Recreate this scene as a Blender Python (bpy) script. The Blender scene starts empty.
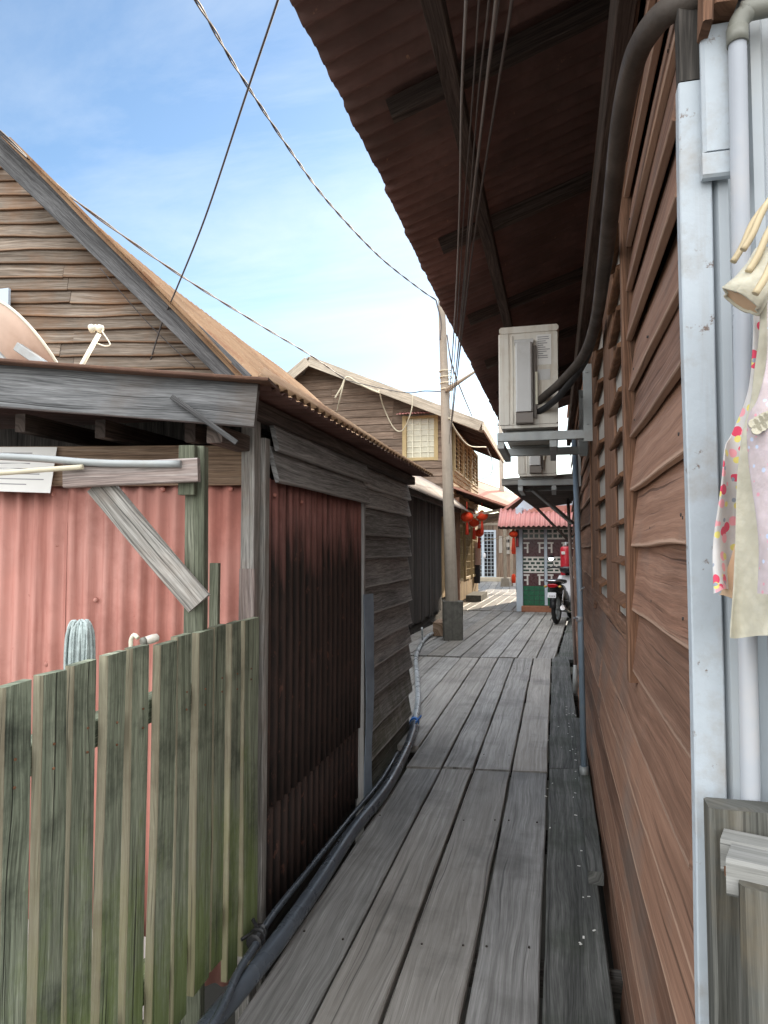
import bpy, math, random
from mathutils import Vector, Matrix, noise
random.seed(7)
V = Vector
SC = bpy.context.scene
COL = SC.collection
R = math.radians
# ------------------------------------------------------------------ camera numbers
F, H = 690.0, 1.4
PITCH = math.atan(36 / F)
YAW = math.atan(171 * math.cos(PITCH) / F)
FW = V((-math.sin(YAW) * math.cos(PITCH), math.cos(YAW) * math.cos(PITCH), math.sin(PITCH)))
RT = V((math.cos(YAW), math.sin(YAW), 0))
UP = RT.cross(FW)
EYE = V((0, 0, H))


def at(x, y, X=None, Y=None, Z=None, pl=None):
    """survey helper: the point of a real plane (X=, Y=, Z= or (point, normal)) seen at photo position x, y"""
    d = FW + RT * ((x - 384) / F) + UP * ((512 - y) / F)
    if X is not None:
        t = X / d.x
    elif Y is not None:
        t = Y / d.y
    elif Z is not None:
        t = (Z - H) / d.z
    else:
        t = (V(pl[0]) - EYE).dot(V(pl[1])) / d.dot(V(pl[1]))
    return EYE + d * t


# ------------------------------------------------------------------ materials
def nodes_of(name):
    m = bpy.data.materials.new(name)
    m.use_nodes = True
    nt = m.node_tree
    nt.nodes.clear()
    out = nt.nodes.new('ShaderNodeOutputMaterial')
    b = nt.nodes.new('ShaderNodeBsdfPrincipled')
    nt.links.new(b.outputs[0], out.inputs[0])
    return m, nt, b


class N:
    """small wrapper for wiring nodes"""
    def __init__(s, nt):
        s.nt = nt

    def n(s, t, **kw):
        k = s.nt.nodes.new(t)
        for a, v in kw.items():
            setattr(k, a, v)
        return k

    def put(s, sock, v):
        if isinstance(v, bpy.types.NodeSocket):
            s.nt.links.new(v, sock)
        elif v is not None:
            if hasattr(sock.default_value, '__len__') and not hasattr(v, '__len__'):
                v = (v, v, v, 1)[:len(sock.default_value)]
            if hasattr(sock.default_value, '__len__') and len(sock.default_value) == 4 and len(v) == 3:
                v = (*v, 1)
            sock.default_value = v

    def noise(s, vec, scale=5, detail=4, rough=.55, dist=0):
        k = s.n('ShaderNodeTexNoise')
        s.put(k.inputs['Vector'], vec)
        k.inputs['Scale'].default_value = scale
        k.inputs['Detail'].default_value = detail
        k.inputs['Roughness'].default_value = rough
        k.inputs['Distortion'].default_value = dist
        return k.outputs['Fac']

    def map(s, vec, scale=(1, 1, 1), loc=(0, 0, 0), rot=(0, 0, 0)):
        k = s.n('ShaderNodeMapping')
        s.put(k.inputs['Vector'], vec)
        k.inputs['Scale'].default_value = scale
        k.inputs['Location'].default_value = loc
        k.inputs['Rotation'].default_value = rot
        return k.outputs[0]

    def ramp(s, f, stops):
        k = s.n('ShaderNodeValToRGB')
        s.put(k.inputs[0], f)
        el = k.color_ramp.elements
        while len(el) < len(stops):
            el.new(.5)
        for e, (p, c) in zip(el, stops):
            e.position = p
            e.color = (c, c, c, 1) if not hasattr(c, '__len__') else (*c[:3], 1)
        return k.outputs[0]

    def math(s, op, a, b=None, clamp=False):
        k = s.n('ShaderNodeMath', operation=op)
        k.use_clamp = clamp
        s.put(k.inputs[0], a)
        if b is not None:
            s.put(k.inputs[1], b)
        return k.outputs[0]

    def mix(s, f, a, b, mode='MIX'):
        k = s.n('ShaderNodeMix', data_type='RGBA', blend_type=mode)
        s.put(k.inputs[0], f)
        s.put(k.inputs[6], a)
        s.put(k.inputs[7], b)
        return k.outputs[2]

    def rng(s, f, a, b, c=0., d=1.):
        k = s.n('ShaderNodeMapRange')
        s.put(k.inputs[0], f)
        for i, v in enumerate((a, b, c, d)):
            k.inputs[1 + i].default_value = v
        return k.outputs[0]

    def bump(s, h, strength=.3, dist=.01, nrm=None):
        k = s.n('ShaderNodeBump')
        k.inputs['Strength'].default_value = strength
        k.inputs['Distance'].default_value = dist
        s.put(k.inputs['Height'], h)
        if nrm:
            s.put(k.inputs['Normal'], nrm)
        return k.outputs[0]


def wood(name, dark, mid, light, vs=60, us=1.6, rough=.85, bump=.35, var=.35, crack=.5, spec=.25,
         blotch=None, blotch_amt=.5, blotch_scale=2.2, moss=None, moss_z=(0, 1), moss_amt=.6, drip=None, tint=None, tint_amt=.5, fa=.8, edge=None, edge_w=.05, edge_amt=.8):
    m, nt, b = nodes_of(name)
    q = N(nt)
    uv = q.n('ShaderNodeTexCoord').outputs['UV']
    ob = q.n('ShaderNodeTexCoord').outputs['Object']
    isl = q.n('ShaderNodeNewGeometry').outputs['Random Per Island']
    # grain: noise drawn out along the board, wandering round knots
    w = q.noise(q.map(uv, (1.3, 7, 1)), 1.0, 2, .5)
    off = q.n('ShaderNodeCombineXYZ')
    q.put(off.inputs[1], q.math('MULTIPLY', w, .07))
    q.put(off.inputs[2], q.math('MULTIPLY', isl, 37.0))
    add = q.n('ShaderNodeVectorMath', operation='ADD')
    q.put(add.inputs[0], uv)
    q.put(add.inputs[1], off.outputs[0])
    g = q.noise(q.map(add.outputs[0], (us, vs, 1)), 1.0, 7, .62)
    fine = q.noise(q.map(add.outputs[0], (us * 5, vs * 4.5, 1)), 1.0, 3, .7)
    col = q.ramp(g, [(.28, dark), (.5, mid), (.72, light)])
    col = q.mix(fa, col, q.ramp(fine, [(.32, .22), (.68, .80)]), 'OVERLAY')
    big = q.noise(q.map(add.outputs[0], (.9, 2.5, 1)), 1.0, 4, .6)
    col = q.mix(1.0, col, q.ramp(big, [(.25, .62), (.75, 1.25)]), 'MULTIPLY')
    if tint:
        tr = q.math('FRACT', q.math('MULTIPLY', isl, 17.31))
        col = q.mix(q.math('MULTIPLY', tr, tint_amt), col, q.mix(g, [c * .5 for c in tint], [c * 1.3 for c in tint]))
    if blotch:
        bn = q.noise(ob, blotch_scale, 6, .65)
        col = q.mix(q.rng(bn, .5, .68, 0, blotch_amt), col, q.mix(g, blotch, [c * 1.6 for c in blotch]))
    if moss:
        sep = q.n('ShaderNodeSeparateXYZ')
        q.put(sep.inputs[0], ob)
        mz = q.rng(sep.outputs[2], moss_z[0], moss_z[1], .26, -.16)
        mn = q.math('ADD', q.math('MULTIPLY', q.noise(q.map(ob, (1, 1, .35)), 9, 6, .7), .8), q.math('MULTIPLY', q.noise(ob, 55, 4, .7), .2))
        mf = q.rng(q.math('ADD', mn, mz), .5, .72, 0, moss_amt)
        col = q.mix(mf, col, q.mix(g, moss, [c * 2.0 for c in moss]))
    if drip:
        dn = q.noise(q.map(ob, (9, 9, .9)), 1.6, 5, .6)
        col = q.mix(q.rng(dn, .55, .72, 0, .75), col, drip)
    if edge:
        # bare weathered wood on cladding lips, tan picket sides, painted glow under gable laps
        ev = q.n('ShaderNodeUVMap', uv_map='Across')
        es = q.n('ShaderNodeSeparateXYZ')
        q.put(es.inputs[0], ev.outputs[0])
        en = q.math('ADD', es.outputs[1], q.math('MULTIPLY', q.math('SUBTRACT', q.noise(q.map(uv, (9, .01, 1)), 1.0, 4, .7), .5), edge_w * 1.6))
        col = q.mix(q.rng(en, edge_w * .45, edge_w, edge_amt, 0), col, edge)
    k = q.n('ShaderNodeCombineColor')
    v = q.rng(isl, 0, 1, 1 - var, 1 + var)
    for i in range(3):
        q.put(k.inputs[i], v)
    col = q.mix(1.0, col, k.outputs[0], 'MULTIPLY')
    # long drying cracks
    cr = q.noise(q.map(add.outputs[0], (us * .5, vs * 1.5, 1), loc=(3, 9, 0)), 1.0, 2, .5)
    crf = q.rng(cr, .29, .345, crack, 0)
    cr2 = q.noise(q.map(add.outputs[0], (us * 1.6, vs * 3.2, 1), loc=(13, 2, 0)), 1.0, 2, .5)
    crf = q.math('MAXIMUM', crf, q.rng(cr2, .27, .335, crack * .7, 0))
    col = q.mix(crf, col, [c * .22 for c in dark])
    q.put(b.inputs['Base Color'], col)
    rg = q.rng(g, .2, .8, min(1, rough + .08), rough - .14)
    q.put(b.inputs['Roughness'], rg)
    b.inputs['Specular IOR Level'].default_value = spec
    h = q.math('ADD', q.math('MULTIPLY', g, .7), q.math('MULTIPLY', fine, .3))
    h = q.math('SUBTRACT', h, q.math('MULTIPLY', crf, .8))
    q.put(b.inputs['Normal'], q.bump(h, bump, .006))
    return m


def surf(name, col, rough=.6, metal=0, spec=.4, var=.15, vscale=4, dirt=None, dirt_amt=.5, dirt_scale=3, streak=0, bump=.08,
         bscale=30, spots=None, spots_lim=.66, island=0, fade=None):
    """paint, metal, plastic and sheet with uneven tone, dirt patches, vertical streaks and rust spots"""
    m, nt, b = nodes_of(name)
    q = N(nt)
    ob = q.n('ShaderNodeTexCoord').outputs['Object']
    n1 = q.noise(ob, vscale, 5, .6)
    c = q.mix(1.0, col, q.ramp(n1, [(.3, 1 - var), (.7, 1 + var)]), 'MULTIPLY')
    if fade:
        c = q.mix(q.rng(q.noise(q.map(ob, (1, 1, .5)), 1.7, 5, .6), .4, .65, 0, .8), c, fade)
    if dirt:
        n2 = q.noise(ob, dirt_scale, 7, .68)
        c = q.mix(q.rng(n2, .5, .7, 0, dirt_amt), c, dirt)
    if streak and dirt:
        n3 = q.noise(q.map(ob, (14, 14, .7)), 2.0, 5, .6)
        c = q.mix(q.rng(n3, .52, .72, 0, streak), c, dirt)
    if spots:
        n4 = q.noise(ob, 26, 5, .7)
        c = q.mix(q.rng(n4, spots_lim, spots_lim + .06, 0, .9), c, spots)
    if island:
        isl = q.n('ShaderNodeNewGeometry').outputs['Random Per Island']
        c = q.mix(1.0, c, q.ramp(isl, [(0, 1 - island), (1, 1 + island)]), 'MULTIPLY')
    q.put(b.inputs['Base Color'], c)
    q.put(b.inputs['Roughness'], q.rng(q.noise(ob, vscale * 2.3, 4), .3, .7, max(.05, rough - .12), min(1, rough + .12)))
    b.inputs['Metallic'].default_value = metal
    b.inputs['Specular IOR Level'].default_value = spec
    if bump:
        q.put(b.inputs['Normal'], q.bump(q.noise(ob, bscale, 5, .6), bump, .01))
    return m


def tarred_sheet(name, z0, z1, wl=.078):
    """red painted sheet whose lower part was tarred black, the tar's upper edge uneven and streaked"""
    m, nt, b = nodes_of(name)
    q = N(nt)
    ob = q.n('ShaderNodeTexCoord').outputs['Object']
    sep = q.n('ShaderNodeSeparateXYZ')
    q.put(sep.inputs[0], ob)
    st = q.noise(q.map(ob, (10, 16, .8)), 1.6, 6, .65)
    pa = q.noise(ob, 5, 6, .7)
    red = q.mix(q.rng(pa, .3, .7), (.42, .2, .175), (.29, .12, .10))
    red = q.mix(q.rng(st, .52, .7, 0, .6), red, (.07, .03, .025))
    tar = q.mix(q.rng(q.noise(q.map(ob, (1, 1, .35)), 14, 6, .7), .45, .75), (.018, .015, .014), (.055, .034, .029))
    chips = q.rng(q.noise(q.map(ob, (1, 1, .4)), 34, 5, .7), .60, .68, 0, .7)
    tar = q.mix(chips, tar, (.17, .075, .055))
    uvs = q.n('ShaderNodeSeparateXYZ')
    q.put(uvs.inputs[0], q.n('ShaderNodeTexCoord').outputs['UV'])
    wv = q.math('SINE', q.math('MULTIPLY', uvs.outputs[1], 2 * math.pi / wl))
    ridge_wear_light = q.rng(q.math('ADD', wv, q.math('MULTIPLY', pa, 1.2)), .6, 1.7, 0, .7)  # ridge highlights painted in together with the wear
    tar = q.mix(ridge_wear_light, tar, (.095, .06, .05))
    red = q.mix(q.rng(wv, -1, 0, .65, 0), red, (.07, .028, .022))  # groove shade painted into the red
    e = q.math('ADD', sep.outputs[2], q.math('MULTIPLY', q.math('SUBTRACT', st, .5), -.75))
    f = q.rng(e, z0, z1)
    col = q.mix(f, tar, red)
    q.put(b.inputs['Base Color'], col)
    q.put(b.inputs['Roughness'], q.rng(pa, .3, .7, .5, .8))
    b.inputs['Specular IOR Level'].default_value = .3
    q.put(b.inputs['Normal'], q.bump(q.noise(ob, 60, 5, .6), .15, .006))
    return m


def cloth(name, base, dots=None, scale=38, lace=0, rough=.9):
    m, nt, b = nodes_of(name)
    q = N(nt)
    ob = q.n('ShaderNodeTexCoord').outputs['Object']
    c = q.mix(.4, base, q.ramp(q.noise(ob, 40, 5), [(.3, .6), (.7, 1.0)]), 'MULTIPLY')
    if dots:
        for i, (d, lim, sc) in enumerate(dots):
            v = q.n('ShaderNodeTexVoronoi', feature='F1')
            q.put(v.inputs['Vector'], q.map(ob, loc=(i * 3.7, i * 1.9, i * 5.1)))
            v.inputs['Scale'].default_value = sc
            pick = q.n('ShaderNodeSeparateColor')
            q.put(pick.inputs[0], v.outputs['Color'])
            f = q.math('MULTIPLY', q.math('LESS_THAN', v.outputs['Distance'], lim), q.math('GREATER_THAN', pick.outputs[0], .22))
            c = q.mix(f, c, d)
    q.put(b.inputs['Base Color'], c)
    b.inputs['Roughness'].default_value = rough
    b.inputs['Specular IOR Level'].default_value = .15
    b.inputs['Sheen Weight'].default_value = .2
    hh = q.noise(ob, 120, 3, .6)
    if lace:
        v = q.n('ShaderNodeTexVoronoi', feature='F1')
        q.put(v.inputs['Vector'], ob)
        v.inputs['Scale'].default_value = 230
        v2 = q.n('ShaderNodeTexVoronoi', feature='F1')
        q.put(v2.inputs['Vector'], ob)
        v2.inputs['Scale'].default_value = 75
        q.put(b.inputs['Base Color'], q.mix(q.rng(v2.outputs['Distance'], .25, .6, 0, .3), c, q.mix(1.0, c, (.7, .68, .62), 'MULTIPLY')))
        hh = q.math('ADD', hh, q.math('MULTIPLY', v.outputs['Distance'], .5))
    q.put(b.inputs['Normal'], q.bump(hh, .12 + lace * .35, .0025))
    b.inputs['Subsurface Weight'].default_value = .2
    b.inputs['Subsurface Radius'].default_value = (.02, .015, .01)
    return m


M = {}
M['deck'] = wood('weathered_deck', (.17, .166, .157), (.265, .26, .25), (.385, .378, .365), vs=48, us=1.1, rough=.56, var=.22, crack=.6, fa=.45, bump=.4,
                 spec=.35, blotch=(.085, .08, .072), blotch_amt=.6, blotch_scale=2.1, tint=(.34, .30, .25), tint_amt=.55)
M['deck_dark'] = wood('damp_deck', (.05, .051, .048), (.10, .102, .096), (.17, .17, .16), vs=50, us=1.2, rough=.7, var=.15, crack=.5, bump=.3,
                      blotch=(.028, .036, .022), blotch_amt=.75, blotch_scale=1.8)
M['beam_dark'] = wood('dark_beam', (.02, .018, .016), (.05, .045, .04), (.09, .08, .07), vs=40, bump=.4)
M['clad_brown'] = wood('brown_cladding', (.165, .085, .056), (.245, .133, .089), (.33, .195, .137), vs=48, us=1.3, rough=.72, var=.42, crack=.6, fa=.4,
                       blotch=(.125, .10, .085), blotch_amt=.7, blotch_scale=1.5, bump=.45, tint=(.235, .135, .09), tint_amt=.5, edge=(.42, .29, .215), edge_w=.045, edge_amt=.6)
M['clad_black'] = wood('black_cladding', (.16, .158, .153), (.33, .326, .318), (.48, .475, .465), vs=55, var=.28, bump=.45, crack=.6,
                       moss=(.05, .06, .02), moss_z=(0, 1.0), moss_amt=.5, edge=(.5, .49, .48), edge_w=.06, edge_amt=.75)
M['clad_tar'] = wood('tarred_boards', (.014, .012, .011), (.035, .03, .027), (.075, .06, .05), vs=50, var=.4, bump=.4)
M['clad_gable'] = wood('grey_gable_boards', (.12, .085, .06), (.23, .185, .145), (.34, .29, .24), vs=40, us=.9, var=.22, bump=.4, crack=.6,
                       blotch=(.19, .095, .045), blotch_amt=.55, blotch_scale=1.2, edge=(.22, .11, .05), edge_w=.12, edge_amt=.55)  # orange edge colour paints a warm glow under each lap
M['clad_far'] = wood('faded_far_boards', (.13, .085, .06), (.215, .155, .115), (.30, .23, .18), vs=30, us=.8, var=.2, bump=.3)
M['clad_gold'] = wood('golden_boards', (.24, .15, .075), (.36, .25, .13), (.47, .34, .2), vs=30, us=.8, var=.15, bump=.3)
M['fence'] = wood('mossy_pickets', (.105, .125, .088), (.21, .24, .175), (.34, .365, .275), vs=65, us=1.6, var=.3, bump=.7, crack=.85,
                  blotch=(.025, .03, .023), blotch_amt=.8, blotch_scale=4.2, moss=(.095, .13, .035), moss_z=(0, 1.0), moss_amt=.7, tint=(.24, .185, .12), tint_amt=.6, edge=(.27, .22, .15), edge_w=.04, edge_amt=.6)
M['wood_grey'] = wood('silver_wood', (.15, .14, .125), (.27, .26, .24), (.40, .385, .36), vs=60, var=.2, bump=.45, crack=.6,
                      blotch=(.17, .10, .06), blotch_amt=.35, blotch_scale=3)
M['slate_wood'] = wood('slate_grey_wood', (.10, .103, .108), (.2, .205, .21), (.31, .315, .32), vs=55, var=.15, bump=.45, crack=.7,
                       blotch=(.12, .085, .06), blotch_amt=.45, blotch_scale=2.6)
M['slate_dark'] = wood('dark_slate_wood', (.05, .05, .05), (.105, .105, .107), (.17, .17, .17), vs=45, var=.12, bump=.4, crack=.6)
M['rust_dark'] = surf('dark_rust_sheet', (.13, .075, .055), .85, 0, .2, .3, 3, (.24, .13, .08), .6, 5, .3)
M['wood_green'] = wood('green_grey_wood', (.09, .098, .07), (.16, .172, .125), (.25, .26, .2), vs=60, var=.15, bump=.4,
                       blotch=(.06, .07, .04), blotch_amt=.5)
M['wood_pink'] = wood('pink_grey_wood', (.17, .13, .115), (.27, .22, .2), (.36, .32, .3), vs=60, var=.15, bump=.4)
M['wood_raw'] = wood('brown_raw_wood', (.12, .075, .05), (.22, .15, .1), (.32, .24, .18), vs=50, var=.15, bump=.4)
M['wood_tan'] = wood('tan_painted_wood', (.36, .30, .23), (.45, .39, .31), (.54, .48, .39), vs=35, us=.8, var=.06, bump=.2, crack=.3)
M['casing'] = wood('brown_casing', (.10, .05, .03), (.17, .09, .055), (.24, .14, .09), vs=50, var=.1, bump=.3)
M['gate'] = wood('grey_gate_wood', (.055, .054, .046), (.10, .10, .088), (.165, .163, .148), fa=.5, vs=55, var=.15, bump=.5, crack=.7,
                 blotch=(.13, .10, .06), blotch_amt=.5, blotch_scale=5)
M['gate_pale'] = wood('pale_gate_wood', (.17, .168, .155), (.26, .258, .24), (.35, .345, .33), fa=.4, vs=40, var=.1, bump=.5, crack=.7)
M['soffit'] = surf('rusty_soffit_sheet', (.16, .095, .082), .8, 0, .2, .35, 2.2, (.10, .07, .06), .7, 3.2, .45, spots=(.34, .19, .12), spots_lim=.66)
M['rafter'] = wood('dark_rafter', (.04, .03, .026), (.075, .058, .05), (.12, .095, .08), vs=45, bump=.3)
M['red_sheet'] = surf('faded_red_sheet', (.47, .20, .16), .7, 0, .25, .16, 4, (.30, .11, .085), .6, 3.2, .65, spots=(.2, .05, .03), spots_lim=.68, fade=(.55, .30, .255), island=.07)
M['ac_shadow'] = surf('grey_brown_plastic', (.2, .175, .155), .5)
M['tar_sheet'] = tarred_sheet('tarred_red_sheet', 1.30, 1.62)
M['tar_sheet_low'] = tarred_sheet('tarred_sheet_low', 2.5, 3.0)
M['rust_roof'] = surf('rusty_roof_sheet', (.32, .205, .12), .8, 0, .2, .25, 1.4, (.20, .085, .045), .7, 2.2, .4, spots=(.5, .38, .25), spots_lim=.62)
M['pink_roof'] = surf('faded_pink_roof_sheet', (.42, .215, .16), .75, 0, .25, .15, 2, (.3, .12, .08), .5, 2, .3)
M['pink_awning'] = surf('pink_red_awning_sheet', (.50, .235, .215), .6, 0, .3, .1, 3, (.45, .14, .13), .5, 3)
M['grey_roof'] = surf('grey_rust_sheet', (.33, .28, .24), .75, 0, .25, .2, 1.5, (.22, .13, .09), .6, 1.5, .4)
M['white_metal'] = surf('white_painted_sheet', (.43, .47, .50), .5, 0, .4, .05, 3, (.42, .40, .35), .35, 4, .25, bump=.03)
M['white_wood'] = surf('peeling_white_paint', (.46, .51, .55), .6, 0, .35, .06, 5, (.3, .24, .18), .55, 8, .3, spots=(.16, .10, .07), spots_lim=.64, bump=.2)
M['pvc'] = surf('white_pvc', (.36, .38, .41), .35, 0, .5, .05, 3, (.5, .42, .34), .4, 3, bump=.02)
M['pvc_grey'] = surf('grey_pvc', (.2, .2, .17), .5, 0, .4, .1, 5)
M['pvc_blue'] = surf('blue_grey_pvc', (.22, .29, .36), .45, 0, .45, .12, 4, (.3, .32, .33), .5, 5)
M['steel'] = surf('galvanised_steel', (.34, .36, .36), .5, .35, .5, .15, 6, (.2, .16, .12), .5, 6)
M['hdpe'] = surf('black_water_pipe', (.07, .085, .105), .3, 0, .5, .25, 3, (.10, .11, .12), .6, 5, bump=.08, bscale=14)
M['alu_pipe'] = surf('scuffed_grey_pipe', (.38, .41, .43), .3, .1, .5, .2, 4, (.07, .075, .08), .6, 5)
M['blue'] = surf('blue_tie', (.03, .16, .5), .5)
M['hose'] = surf('brown_black_lagging', (.05, .04, .033), .62, 0, .35, .3, 5, (.115, .095, .08), .65, 3.5, bump=.3, bscale=25)
M['rubber'] = surf('black_rubber', (.016, .016, .017), .6)
M['black_plastic'] = surf('black_plastic', (.02, .02, .022), .35)
M['ac_white'] = surf('yellowed_white_plastic', (.66, .63, .56), .45, 0, .4, .05, 4, (.40, .31, .22), .6, 4, .5, bump=.02)
M['ac_grey'] = surf('grey_plastic', (.56, .56, .55), .5, 0, .4, .06, 4, (.3, .26, .2), .4, 5, bump=.02)
M['paper'] = surf('white_paper', (.74, .73, .70), .9, 0, .1, .05, 6, bump=0)
M['ink'] = surf('grey_print', (.30, .29, .30), .9, 0, .1, .05, 6, bump=0)
M['iron'] = surf('dark_iron', (.05, .04, .035), .8)
M['rust'] = surf('rust', (.15, .075, .042), .85, 0, .2, .3, 20, (.33, .19, .11), .6, 14, bump=.3)
M['chalk'] = surf('whitewashed_board', (.36, .335, .30), .8, 0, .2, .1, 8, (.34, .27, .2), .5, 7)
M['pole'] = surf('weathered_pole_wood', (.38, .33, .27), .85, 0, .2, .15, 3, (.17, .15, .125), .6, 3, .4, bump=.3)
M['block'] = surf('mossy_concrete_block', (.14, .135, .12), .9, 0, .2, .25, 7, (.04, .045, .035), .7, 6, .5, bump=.4)
M['cable'] = surf('weathered_black_cable', (.10, .09, .088), .6, 0, .35)
M['cable_grey'] = surf('grey_cable', (.24, .225, .215), .6, 0, .35)
M['rope'] = surf('pale_cord', (.62, .56, .42), .8)
M['dish'] = surf('faded_dish_back', (.60, .43, .33), .55, 0, .4, .1, 3, (.46, .29, .2), .5, 4)
M['cream'] = surf('cream_plastic', (.80, .77, .62), .45)
M['mop'] = surf('blue_grey_mop', (.40, .46, .45), .95, 0, .1, .25, 30, (.28, .33, .33), .6, 25, bump=.6, bscale=80)
M['glass_dark'] = surf('dark_interior', (.018, .018, .02), .25, 0, .5, bump=0)
M['glass_pale'] = surf('pale_window_glass', (.58, .56, .44), .2, 0, .5, .12, 3, bump=0)
M['yellow'] = surf('yellow_window_paint', (.45, .34, .17), .6)
M['lantern'] = surf('red_paper_lantern', (.74, .06, .016), .6, 0, .3, .15, 20)
M['tassel'] = surf('red_tassel', (.68, .06, .03), .9)
M['gold'] = surf('gold_trim', (.62, .40, .1), .4, .3)
M['tile_green'] = surf('dark_green_tile', (.02, .055, .038), .25, 0, .5, .2, 8, bump=0)
M['tile_mid'] = surf('green_tile', (.015, .14, .065), .22, 0, .5, .2, 9, bump=0)
M['tile_maroon'] = surf('maroon_tile', (.085, .03, .032), .3, 0, .5, .2, 8, bump=0)
M['grout'] = surf('white_grout', (.74, .72, .67), .8)
M['blue_white'] = surf('bluish_white_paint', (.52, .60, .68), .6, 0, .3, .06, 4, (.4, .42, .43), .4, 3)
M['brick_red'] = surf('red_brick_step', (.33, .15, .09), .85, 0, .2, .2, 10)
M['red_paint'] = surf('glossy_red_paint', (.48, .025, .04), .35, 0, .5, .08, 5)
M['white_gloss'] = surf('white_gloss_panel', (.66, .66, .68), .4)
M['tail_red'] = surf('red_lens', (.4, .008, .012), .15, 0, .6)
M['chrome'] = surf('chrome', (.6, .6, .62), .15, 1)
M['mirror'] = surf('mirror_glass', (.82, .84, .86), .05, 1, bump=0)
M['tarp'] = surf('blue_grey_plastic_sheet', (.23, .28, .34), .4, 0, .5, .2, 5, (.13, .16, .2), .6, 6, bump=.35, bscale=12)
M['yard'] = surf('pale_concrete', (.5, .48, .45), .9, 0, .2, .1, 4, (.3, .28, .25), .5, 3, bump=.2)
M['mud'] = surf('tidal_mud', (.055, .05, .042), .55, 0, .4, .25, .8, (.035, .036, .032), .6, .5, bump=.3, bscale=3)
M['hanger'] = surf('yellowed_plastic_hanger', (.58, .47, .29), .4, 0, .45, .12, 14)
M['floral'] = cloth('floral_print', (.66, .63, .61), [((.72, .08, .14), .30, 42), ((.82, .36, .40), .32, 50), ((.76, .66, .2), .22, 46), ((.32, .35, .42), .18, 60)])
M['lace'] = cloth('cream_lace', (.62, .585, .47), None, lace=.5)
M['pastel'] = cloth('pastel_knit', (.62, .53, .55), [((.72, .35, .42), .22, 90), ((.55, .62, .78), .2, 70)], lace=.4)
M['peach'] = cloth('peach_cotton', (.62, .42, .27))
M['skin_cloth'] = cloth('pink_laundry', (.65, .45, .4))
M['trousers'] = cloth('dark_laundry', (.05, .05, .06))
M['bright_tile'] = surf('sunny_cement', (.5, .44, .34), .85, 0, .2, .12, 2, bump=.15)


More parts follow.
